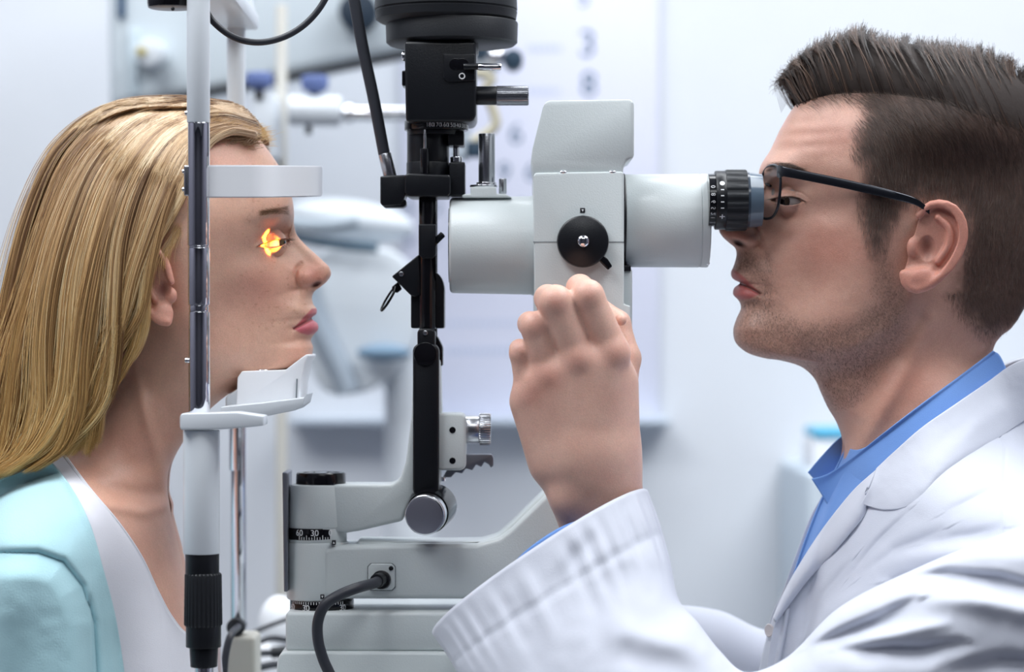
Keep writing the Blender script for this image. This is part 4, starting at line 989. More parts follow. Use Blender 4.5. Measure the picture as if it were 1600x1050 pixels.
def w_shape(X, Y, W):
    N = W > 14
    W = W - 6 * gauss(X, Y, 440, 362, 18, 12) * N - 3 * gauss(X, Y, 408, 352, 26, 10) * N     # socket under brow
    W = W + 4 * gauss(X, Y, 432, 338, 26, 9, -8) * N                                               # brow ridge
    W = W - 3 * gauss(X, Y, 436, 398, 18, 7, 18) * N
    W = eye_shape(X, Y, W, EYE_W['c'], EYE_W['w'], EYE_W['r'], 1, W_UP, W_LO, [(397, 382), (406, 373), (418, 366), (432, 362.5), (446, 363)])
    W = W + 5 * gauss(X, Y, 395, 425, 40, 26, 12)                                                  # cheekbone
    # nose wing
    W = W + 6.5 * gauss(X, Y, 476, 432, 13, 13) * (X > 440)
    d, f, s = dist_poly(X, Y, np.array([(470, 412), (463, 421), (461, 433), (464, 444), (472, 449)])); W = W - 7.5 * np.exp(-(d / 3.4) ** 2) * np.sin(PI * np.clip(f * .85 + .15, 0, 1))
    d, f, s = dist_poly(X, Y, np.array([(464, 447), (458, 462), (452, 478)])); W = W - 2.2 * np.exp(-(d / 6) ** 2) * (1 - f)
    W = W - 9 * gauss(X, Y, 495, 444, 8, 3.4, -22) * (Y > 434)                               # nostril
    # lips
    d, f, s = dist_poly(X, Y, np.array([(489, 497), (478, 503), (468, 509), (459, 513.5)])); W = W - 7 * np.exp(-(d / 2.3) ** 2) * (1 - .35 * f)
    W = W + 3.8 * gauss(X, Y, 484, 492, 13, 6, -35) + 4.6 * gauss(X, Y, 484, 513, 14, 7, -14)
    W = W - 3.2 * gauss(X, Y, 456, 515, 6, 7) - 3 * gauss(X, Y, 474, 528, 14, 5, -10)
    W = W + 4 * gauss(X, Y, 474, 552, 16, 14)
    W = W + 3 * gauss(X, Y, 300, 575, 60, 20, -18) - 6 * gauss(X, Y, 262, 640, 26, 60, -20)
    # neck sinew and collar bone
    d, f, s = dist_poly(X, Y, np.array([(205, 560), (225, 640), (252, 730), (263, 790)])); W = W + 5 * np.exp(-(d / 11) ** 2) * (Y > 540)
    d, f, s = dist_poly(X, Y, np.array([(262, 790), (225, 800), (170, 790), (120, 770)])); W = W + 6 * np.exp(-(d / 10) ** 2)
    d, f, s = dist_poly(X, Y, np.array([(250, 770), (215, 772), (160, 762)])); W = W - 7 * np.exp(-(d / 12) ** 2)
    W = W + .5 * noise2(X, Y, 5, 22, 3) * (W > 10)
    return X, Y, np.maximum(W, 0)
def mixc(C, c, a): return C * (1 - a[..., None]) + np.array(c) * a[..., None]
def w_color(X, Y, W):
    C = np.ones(X.shape + (3,)) * SKIN_W
    C = mixc(C, rgb(222, 132, 118), .38 * gauss(X, Y, 410, 450, 46, 40) + .5 * gauss(X, Y, 490, 430, 26, 20) + .25 * gauss(X, Y, 350, 250, 60, 30))
    C = mixc(C, rgb(212, 140, 122), np.clip(.4 * gauss(X, Y, 470, 545, 30, 24) + .35 * gauss(X, Y, 425, 366, 26, 9) + .2 * gauss(X, Y, 330, 500, 60, 60), 0, 1))
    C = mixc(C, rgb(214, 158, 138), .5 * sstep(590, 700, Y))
    up = [(496, 481), (487, 482), (472, 498), (458, 513.5), (470, 509), (489, 498), (498, 494)]
    lo = [(489, 498), (470, 508.5), (458, 514), (470, 521), (482, 523.5), (500, 520), (505, 506)]
    for pl, c, s in ((up, rgb(198, 98, 112), 1.4), (lo, rgb(214, 108, 126), 1.6)):
        d, _, _ = dist_poly(X, Y, np.array(pl + pl[:1])); ins = inside(X, Y, pl); sd = np.where(ins, d, -d)
        C = mixc(C, c, .88 * sstep(-s, s * 1.3, sd))
    d, _, _ = dist_poly(X, Y, np.array([(490, 497), (478, 503), (468, 509), (459, 513.5)])); C = mixc(C, rgb(120, 48, 56), .7 * np.exp(-(d / 1.3) ** 2))
    C = mixc(C, rgb(90, 40, 34), .97 * np.minimum(1, 1.5 * gauss(X, Y, 495, 444, 8, 3.2, -22)))  # shade inside the nostril painted into the skin colour
    n = noise2(X, Y, 31, 5, 2); C = mixc(C, rgb(186, 120, 92), np.clip((n - .45) * 1.2, 0, .35) * sstep(330, 400, X) * (Y < 520))
    d, _, _ = dist_poly(X, Y, np.array(W_UP)); C = mixc(C, rgb(96, 56, 44), .6 * np.exp(-(d / 1.1) ** 2))
    d, _, _ = dist_poly(X, Y, np.array(W_LO)); C = mixc(C, rgb(190, 110, 100), .5 * np.exp(-(d / 1.2) ** 2))
    sc = sstep(250, 215, Y) ; C = mixc(C, rgb(190, 152, 112), .0 * sc)
    return np.clip(C, 0, 1)
# ear (mostly under hair)
e_out = [(272, 470), (268, 440), (258, 408), (240, 388), (222, 388), (208, 404), (206, 430), (214, 456), (228, 482), (246, 500), (262, 504), (272, 492)]
V_, EW, EF = make_ear(e_out[1:11], [(236, 408), (226, 424), (230, 448), (242, 468)], [((254, 452), (13, 14, 20)), ((240, 432), (11, 9, 14))], [((256, 490), (15, 8, 15))], [((270, 462), (7, 7, 11))], 128, 10, 6, r=6)
def earcol(V, base, red, cx, cy):
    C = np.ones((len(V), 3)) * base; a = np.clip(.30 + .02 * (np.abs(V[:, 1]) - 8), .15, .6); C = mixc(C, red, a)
    C = mixc(C, np.array(red) * .45, np.exp(-((V[:, 0] - cx) / 11) ** 2 - ((V[:, 2] - cy) / 15) ** 2) * .92); return C  # shade of the ear hollow painted in as a darker tone
ear_w = [(EW, EF, earcol(V_, SKIN_W, rgb(226, 150, 134), 255, 452))]
EW2 = EW.copy(); EW2[:, 1] *= -1; ear_w.append((EW2, EF[:, ::-1], ear_w[0][2]))
M_SKIN = skin_material('skin_fair')
wdens = lambda v: 1.9 if 5.5 < v < 29 else 1.0
wbody, WG = build_head('body', wr, 900, 300, w_shape, w_color, M_SKIN, woman, wdens, ear_w)
def make_eye(parent, c, w, r, look, iris_c, name='eye', tint=(228, 224, 222)):
    for sd in (-1, 1):
        yd = -w / 2000; q = P(c[0], c[1], yd); q.y = sd * w / 2000
        rr = R(r, yd); mb = MB()
        b = bmesh.new(); bmesh.ops.create_uvsphere(b, u_segments=48, v_segments=32, radius=rr)
        qq = Vector((0, 0, 1)).rotation_difference(Vector(look).normalized()); b.transform(Matrix.Translation(q) @ qq.to_matrix().to_4x4())
        me = bpy.data.meshes.new('eye'); b.to_mesh(me); b.free(); smooth_mesh(me, 60)
        o = link_mesh(name, me, mat('eye_white_' + str(tint), rgb(*tint), .12, coat=.6), parent)
        lk = Vector(look).normalized()
        mb = MB(); mb.lathe([(0, rr * .50), (rr * .12, rr * .40), (rr * .17, rr * .2), (rr * .19, rr * .05)], q + lk * rr * .865, lk, 40); iris = mb.build('iris', mat('iris_' + str(iris_c), rgb(*iris_c), .1, coat=.8), o)
        mb = MB(); mb.lathe([(0, rr * .17), (rr * .02, rr * .14)], q + lk * rr * 1.04, lk, 24); mb.build('pupil', M_BLACKG, iris)
make_eye(woman, EYE_W['c'], EYE_W['w'], EYE_W['r'], (1, -.40, 0), (120, 98, 60))
# brow and lashes
def surf_w(px, py, G):
    X, Y, W, V = G; i = np.argmin((X - px) ** 2 + (Y - py) ** 2); return W.ravel()[i]
RAS = {}
def near_surface(px, py, G):
    """half depth (px) of the body surface at px positions"""
    k = id(G)
    if k not in RAS: RAS[k] = Raster(G[0], G[1], G[2], 2.0)
    return RAS[k](np.asarray(px, float), np.asarray(py, float))
def to_world(px, py, w, sd=-1):
    yd = -w / 2000; s = (D + yd) / D / 2000; return np.stack([(px - 800) * s, yd * (-sd), ZC - (py - 525) * s], -1)
def short_hairs(name, roots, dirs, length, radius, G, m, parent, k=5, lift=2.0, curl=0.0, both=True, tint=None):
    """roots (n,2) px on the surface, dirs (n,2) unit px, length px"""
    n = len(roots); t = np.linspace(0, 1, k)
    L = length if np.ndim(length) else np.full(n, length)
    ang = np.arctan2(dirs[:, 1], dirs[:, 0])[:, None] + curl * t[None] * np.sign(RNG.random(n) + .3)[:, None]
    st = L[:, None] / (k - 1)
    dx = np.cos(ang) * st; dy = np.sin(ang) * st
    px = roots[:, :1] + np.concatenate([np.zeros((n, 1)), np.cumsum(dx[:, :-1], 1)], 1)
    py = roots[:, 1:] + np.concatenate([np.zeros((n, 1)), np.cumsum(dy[:, :-1], 1)], 1)
    w0 = near_surface(px.ravel(), py.ravel(), G).reshape(n, k)
    w = w0 + lift * t[None] ** .8 * (.4 + 1.2 * RNG.random((n, 1))) + .2
    A = to_world(px, py, w); S_ = [A]
    if both: B = A.copy(); B[..., 1] *= -1; S_.append(B)
    S_ = np.concatenate(S_); rad = radius * (1 - .75 * t)[None] * np.ones((len(S_), 1))
    if tint is None: tint = RNG.random(len(S_))
    elif both: tint = np.concatenate([tint, tint])
    return hair_curves(name, S_, rad, tint, m, parent)
M_BROWN_HAIR = hair_material('brow_hair', [(0, rgb(120, 88, 64)), (1, rgb(160, 124, 92))])
M_LASH = hair_material('lash_hair', [(0, rgb(50, 34, 28)), (1, rgb(80, 56, 44))])
n = 420; u = RNG.random(n) ** .8; v = RNG.random(n) - .5
rt = np.stack([458 - 48 * u + 1.5 * RNG.standard_normal(n) * .5, 329 + 6 * u * u - 1.5 * u + v * (11 - 7 * u)], 1)
an = np.radians(185 + 8 * RNG.standard_normal(n) + 40 * v * -1); short_hairs('eyebrow', rt, np.stack([np.cos(an), np.sin(an)], 1), 7 + 3 * RNG.random(n), .00005, WG, M_BROWN_HAIR, woman)
def lashes(parent, pts, G, n, L, up, m, both=True, name='eyelash', fan=(1, 0)):
    c = spline(pts, 60); i = RNG.integers(8, 60, n); p = c[i]; t = np.linspace(0, 1, 6)
    w0 = near_surface(p[:, 0], p[:, 1], G)
    l = L * (.7 + .5 * RNG.random(n)) * (.6 + .4 * i / 60)
    px = p[:, :1] + fan[0] * l[:, None] * t[None] ** .9
    py = p[:, 1:] + up * l[:, None] * (t[None] ** 1.8) + fan[1] * l[:, None] * t[None]
    w = w0[:, None] + 1 + l[:, None] * .35 * t[None]
    A = to_world(px, py, w); S_ = [A]
    if both: B = A.copy(); B[..., 1] *= -1; S_.append(B)
    S_ = np.concatenate(S_); return hair_curves(name, S_, .00009 * (1 - .8 * t)[None] * np.ones((len(S_), 1)), RNG.random(len(S_)), m, parent)
lashes(woman, W_UP, WG, 70, 12, -.25, M_LASH, fan=(1, .05)); lashes(woman, W_LO, WG, 40, 6, .5, M_LASH, fan=(1, .4))

# ---- hair
M_BLOND = hair_material('blonde_hair', [(0, rgb(116, 88, 68)), (.3, rgb(178, 144, 114)), (.6, rgb(220, 190, 158)), (.85, rgb(246, 224, 194)), (1, rgb(254, 242, 222))],
                        [(0, rgb(136, 98, 54)), (.3, rgb(204, 160, 92)), (.6, rgb(236, 198, 124)), (1, rgb(254, 230, 168))], .36)
HG = [
 [(400, 210), (362, 206), (322, 230), (292, 290), (268, 342), (247, 388), (230, 440), (219, 500), (194, 552), (154, 586)],
 [(408, 212), (355, 200), (298, 226), (262, 290), (236, 360), (217, 430), (206, 500), (180, 560), (150, 616), (124, 686)],
 [(402, 196), (340, 182), (270, 210), (222, 280), (192, 370), (178, 460), (168, 545), (158, 620), (124, 682), (72, 722)],
 [(388, 178), (310, 168), (224, 198), (165, 268), (132, 360), (108, 460), (94, 560), (84, 640), (58, 704), (5, 738)],
 [(372, 168), (292, 160), (190, 180), (118, 248), (78, 340), (52, 440), (28, 540), (8, 640), (-20, 720), (-70, 760)],
 [(356, 163), (268, 155), (165, 166), (84, 228), (40, 320), (10, 420), (-14, 520), (-42, 640), (-66, 740), (-110, 800)],
]
HW = [[88, 104, 122, 136, 144, 147, 147, 146, 138, 126], [62, 90, 124, 146, 158, 163, 162, 158, 152, 142], [42, 66, 106, 140, 159, 166, 166, 164, 160, 156],
      [24, 38, 76, 112, 137, 149, 154, 156, 158, 158], [10, 16, 38, 66, 92, 110, 122, 130, 138, 142], [0, 0, 4, 10, 22, 40, 56, 68, 80, 90]]
HG = np.array(HG, float); HW = np.array(HW, float)[..., None]; HH = np.concatenate([HG, HW], -1)      # (6, 10, 3)
def hair_at(u, tt):
    """u (n,), tt (k,) -> (n, k, 3) px, py, w"""
    A = hermite(np.linspace(0, 1, 10), HH.transpose(1, 0, 2), tt)            # (k, 6, 3)
    return hermite(np.linspace(0, 1, 6), A.transpose(1, 0, 2), u)            # (n, k, 3)
def woman_hair(n, K=30, inner=0.0, seed=3, both=True):
    g = np.random.default_rng(seed); t = np.linspace(0, 1, K)
    uc = np.sort(g.random(150)); u = g.random(n); ci = np.argmin(np.abs(u[:, None] - uc[None] + .004 * g.standard_normal((1, 150))), 1)
    lay = g.random(n) ** 1.5                                                       # 0 outer, 1 inner layer
    end = 1 - .26 * g.random(n) ** 2 * (g.random(n) < .6)
    start = np.where(g.random(n) < .25, .35 * g.random(n), 0)
    Pn = np.zeros((n, K, 3))
    B = hair_at(u, t); Bc = hair_at(uc, t)[ci]
    cl = (.12 + .5 * t ** 1.3)[None, :, None] * (.4 + .6 * g.random((n, 1, 1)))
    Q = B * (1 - cl) + Bc * cl
    # resample along by start/end
    idx = (start[:, None] + (end - start)[:, None] * t[None]) * (K - 1); i0 = np.clip(np.floor(idx).astype(int), 0, K - 2); f = (idx - i0)[..., None]
    ar = np.arange(n)[:, None]; Q = Q[ar, i0] * (1 - f) + Q[ar, i0 + 1] * f
    tt = start[:, None] + (end - start)[:, None] * t[None]
    g8 = (uc[ci] * 11).astype(int) % 16; ph = (g.random(16)[g8] * 6.28 + .9 * g.random(150)[ci])[:, None]; amp = (5 + 13 * g.random(16)[g8] + 6 * g.random(150)[ci])[:, None] * tt ** 1.9
    Q[..., 0] += 1.25 * amp * np.sin(ph + tt * (8 + 5 * g.random(16)[g8])[:, None]) + 2.2 * g.standard_normal((n, 1)) * (.3 + tt) + (3.0 * g.standard_normal(150)[ci])[:, None] * np.sin(tt * 4)
    Q[..., 1] += .5 * amp * np.cos(ph + tt * 7) + 2 * g.standard_normal((n, 1))
    hump = (4.5 * np.sin(ph + 2.2 * tt) * (.3 + tt)); off = hump - 13 * lay[:, None] - 9 * (np.abs(u - uc[ci]) * 150)[:, None].clip(0, 1) * .8 + 2
    Q[..., 2] = np.where(Q[..., 2] + off * sstep(0, 30, Q[..., 2]) > 0, Q[..., 2] + off * sstep(0, 30, Q[..., 2]), 0)
    # fly-aways
    fl = g.random(n) < .012; Q[fl, :, 0] -= (tt[fl] * (10 + 26 * g.random((fl.sum(), 1)))); Q[fl, :, 1] -= 6 * np.sin(tt[fl] * 3)
    ns = near_surface(Q[..., 0], Q[..., 1], WG); vis = (Q[..., 1] < 520) & (Q[..., 0] > 100)
    w = np.where(vis & (Q[..., 2] > 3), np.maximum(Q[..., 2], ns + 2 + 9 * (1 - lay[:, None])), Q[..., 2])
    A = to_world(Q[..., 0], Q[..., 1], w)
    tint = np.clip(.48 + .16 * np.sin(uc[ci] * 46) + .22 * g.standard_normal(150)[ci] + .15 * g.standard_normal(n) - .3 * lay, 0, 1)
    if both:
        m = g.random(n) < .45; Bm = A[m].copy(); Bm[..., 1] *= -1; A = np.concatenate([A, Bm]); tint = np.concatenate([tint, tint[m]])
    r = np.ones((len(A), 1)) * .00016 * np.minimum(1, (1.02 - t) * 5)[None]
    return A, r, tint
# solid under-layer so the head never shows through
uu = np.linspace(0.03, 1, 60); tt = np.linspace(0.02, .95, 80); Q = hair_at(uu, tt); wv = np.maximum(Q[..., 2] - 17 * sstep(0, 40, Q[..., 2]), 0)
Q[..., 0] += 5 * (1 - Q[..., 2] / 160); Q[..., 1] += 6 * np.exp(-(tt / .35) ** 2)[None] 
wv = np.where((Q[..., 1] < 500) & (Q[..., 0] > 100), np.maximum(wv, near_surface(Q[..., 0], Q[..., 1], WG) + 1), wv)
V1 = to_world(Q[..., 0], Q[..., 1], wv).reshape(-1, 3); V2 = V1.copy(); V2[:, 1] *= -1
me = mesh_np('hair', np.vstack([V1, V2]), np.vstack([grid_faces(60, 80), grid_faces(60, 80, 4800, True)]))
hair_o = link_mesh('hair', me, mat('under_hair', rgb(128, 98, 62), .7, bump=.5, bscale=200, vary=.2), woman)
A, r, ti = woman_hair(24000); hair_curves('strands', A, r, ti, M_BLOND, hair_o)
# tuft over the forehead, cut short
def tuft(n=2400, K=9, seed=9):
    g = np.random.default_rng(seed); t = np.linspace(0, 1, K)[None]
    u = g.random((n, 1)); lay = g.random((n, 1))
    x0 = 318 + 80 * u + 4 * g.standard_normal((n, 1)); y0 = 196 + 18 * u ** 1.3 + 8 * lay + 3 * g.standard_normal((n, 1)); w0 = 4 + 78 * lay
    jag = np.sin(u * 21) * 3
    L = (40 - 4 * u + jag) * (.75 + .25 * g.random((n, 1))) * (1 - .25 * lay)
    a0 = np.radians(-78 + 36 * u + 8 * g.standard_normal((n, 1))); a = a0 + .5 * t * (1 - u)
    x = x0 + L * t * np.cos(a); y = y0 + L * t * np.sin(a); y += 10 * (t ** 2) * u
    w = w0 + 6 * t
    A = to_world(x, y, w); m = g.random(n) < .5; A[m, :, 1] *= -1
    return A, np.ones((n, 1)) * .00017 * (1.03 - .8 * t), np.clip(.58 + .2 * np.sin(u[:, 0] * 60) + .12 * g.standard_normal(n), 0, 1)
A, r, ti = tuft(); hair_curves('forehead_tuft', A, r, ti, M_BLOND, hair_o)
# fine hairs drawn back along the hairline
def hairline(n=900, K=12, seed=12):
    g = np.random.default_rng(seed); t = np.linspace(0, 1, K)[None]; u = g.random((n, 1))
    c = spline([(412, 226), (380, 218), (350, 232), (326, 268), (306, 312), (286, 352), (262, 386)], 200); i = (u[:, 0] * 199).astype(int); p = c[i]
    wl = np.interp(u[:, 0], [0, .3, .6, 1], [60, 92, 120, 140])[:, None]
    tx = np.array([-1, .05]); e = hair_at(np.clip(.05 + .1 * u[:, 0], 0, 1), np.clip(.2 + .55 * u[:, 0], 0, 1)[:1] * 0 + .3)[:, 0]
    L = 30 + 28 * g.random((n, 1)); a = np.radians(np.interp(u[:, 0], [0, .3, .6, 1], [186, 190, 150, 128]))[:, None] + .12 * g.standard_normal((n, 1)) - .35 * t
    x = p[:, :1] + 3 * g.standard_normal((n, 1)) + L * t * np.cos(a); y = p[:, 1:] + 3 * g.standard_normal((n, 1)) + L * t * np.sin(a)
    w = wl + 4 + 10 * t
    A = to_world(x, y, w); m = g.random(n) < .35; A[m, :, 1] *= -1
    return A, np.ones((n, 1)) * .00011 * (1.03 - .7 * t), np.clip(.5 + .2 * g.standard_normal(n), 0, 1)
A, r, ti = hairline(); hair_curves('hairline_wisps', A, r, ti, M_BLOND, hair_o)

# ---- clothes
def blur2(A, k=3, it=2):
    for _ in range(it):
        for ax in (0, 1):
            B = A.copy(); n = A.shape[ax]
            for d in range(1, k + 1):
                B = B + np.take(A, np.clip(np.arange(n) + d, 0, n - 1), ax) + np.take(A, np.clip(np.arange(n) - d, 0, n - 1), ax)
            A = B / (2 * k + 1)
    return A
def cloth_patch(name, edges, nu, nv, wfn, m, parent, thick=.0015, both=False, far_dx=0.0, label=None):
    """edges: list of polylines (px, py) of equal meaning from one side to the other; wfn(px, py, u, v) -> half-depth px"""
    E = np.array([arc_resample(spline(e, 120), nu) for e in edges])
    G_ = hermite(np.linspace(0, 1, len(edges)), E, np.linspace(0, 1, nv))         # nv, nu, 2
    u = np.linspace(0, 1, nu)[None] + 0 * G_[..., 0]; v = np.linspace(0, 1, nv)[:, None] + 0 * G_[..., 0]
    w = wfn(G_[..., 0], G_[..., 1], u, v)
    A = to_world(G_[..., 0], G_[..., 1], w)
    sides = [(A, grid_faces(nv, nu))]
    if both:
        B = A.copy(); B[..., 1] *= -1; B[..., 0] += far_dx; sides.append((B, grid_faces(nv, nu, 0, True)))
    for V_s, F_s in sides:
        o = link_mesh(name, mesh_np(name, V_s.reshape(-1, 3), F_s), m, parent, label)
        md = o.modifiers.new('thickness', 'SOLIDIFY'); md.thickness = thick; md.offset = 0
    return o
def cloth_material(name, c, bs=1400, bump=.35, sheen=.3, rough=.85, vary=.03, sss=0.0):
    m = mat(name, c, rough, bump=bump, bscale=bs, vary=vary, sheen=sheen, spec=.25)
    return m
M_TOP = cloth_material('white_cotton', rgb(236, 236, 244)); M_CARD = cloth_material('turquoise_knit', rgb(186, 226, 234), 900, .5, .4)
def w_top(X, Y, u, v):
    w = near_surface(X.ravel(), Y.ravel(), WG).reshape(X.shape); w = blur2(w, 4, 3)
    return w + 5 + 2 * np.sin(X / 14 + Y / 90) * v + 3 * noise2(X, Y, 77, 60, 2) * v
neck = [(60, 655), (92, 700), (138, 762), (185, 818), (220, 870), (246, 925), (268, 965), (292, 992), (340, 1010)]
fr = [(60, 655), (88, 702), (130, 768), (176, 826), (208, 878), (230, 935), (245, 1000), (262, 1080), (330, 1130)]
inn = [(20, 665), (48, 712), (90, 780), (118, 840), (140, 920), (160, 1000), (168, 1060), (170, 1130), (200, 1160)]
cloth_patch('white_top', [neck, fr, inn], 160, 60, w_top, M_TOP, woman, .0016, True)
mb = MB(); cn = arc_resample(spline(neck, 120), 90); wn_ = near_surface(cn[:, 0], cn[:, 1], WG); wn_ = blur2(wn_[:, None], 4, 2)[:, 0]
mb.tube([Vector(q) for q in to_world(cn[:, 0], cn[:, 1], wn_ + 5)], .0014, 8); mb.build('neckline_hem', M_TOP, woman)
def w_card(X, Y, u, v):
    w = near_surface(np.maximum(X, -90).ravel(), Y.ravel(), WG).reshape(X.shape); w = blur2(w, 5, 4); w = np.maximum(w, 120) + 11 + 4 * np.exp(-(v / .06) ** 2)
    d, f, s = dist_poly(X, Y, np.array([(-200, 905), (-60, 872), (0, 862), (60, 862), (100, 876), (130, 915), (148, 970), (154, 1060), (154, 1140)]))
    below = s > 0
    w = w + np.where(below, 24 * sstep(0, 46, d), 9 * np.exp(-(d / 34) ** 2)) - 8 * np.exp(-(d / 4.0) ** 2)
    w = w + 5 * noise2(X, Y, 41, 70, 3) + 4 * np.sin((X + Y * .4) / 26) * sstep(860, 960, Y) * (X < 140)
    d, f, s = dist_poly(X, Y, np.array([(100, 730), (128, 800), (150, 880), (168, 960), (176, 1060)])); w = w + 4 * np.exp(-(d / 9) ** 2)
    return w
cl0 = [(40, 672), (72, 712), (112, 762), (140, 820), (160, 890), (178, 960), (192, 1040), (200, 1140)]
cl1 = [(4, 705), (36, 742), (70, 790), (100, 860), (118, 930), (132, 1000), (140, 1060), (144, 1140)]
cl2 = [(-60, 745), (-40, 790), (-20, 830), (0, 900), (10, 960), (20, 1020), (26, 1080), (30, 1140)]
cl3 = [(-170, 760), (-160, 830), (-150, 900), (-140, 960), (-130, 1020), (-120, 1060), (-120, 1100), (-120, 1140)]
cloth_patch('cardigan', [cl0, cl1, cl2, cl3], 180, 150, w_card, M_CARD, woman, .003, True, .012)
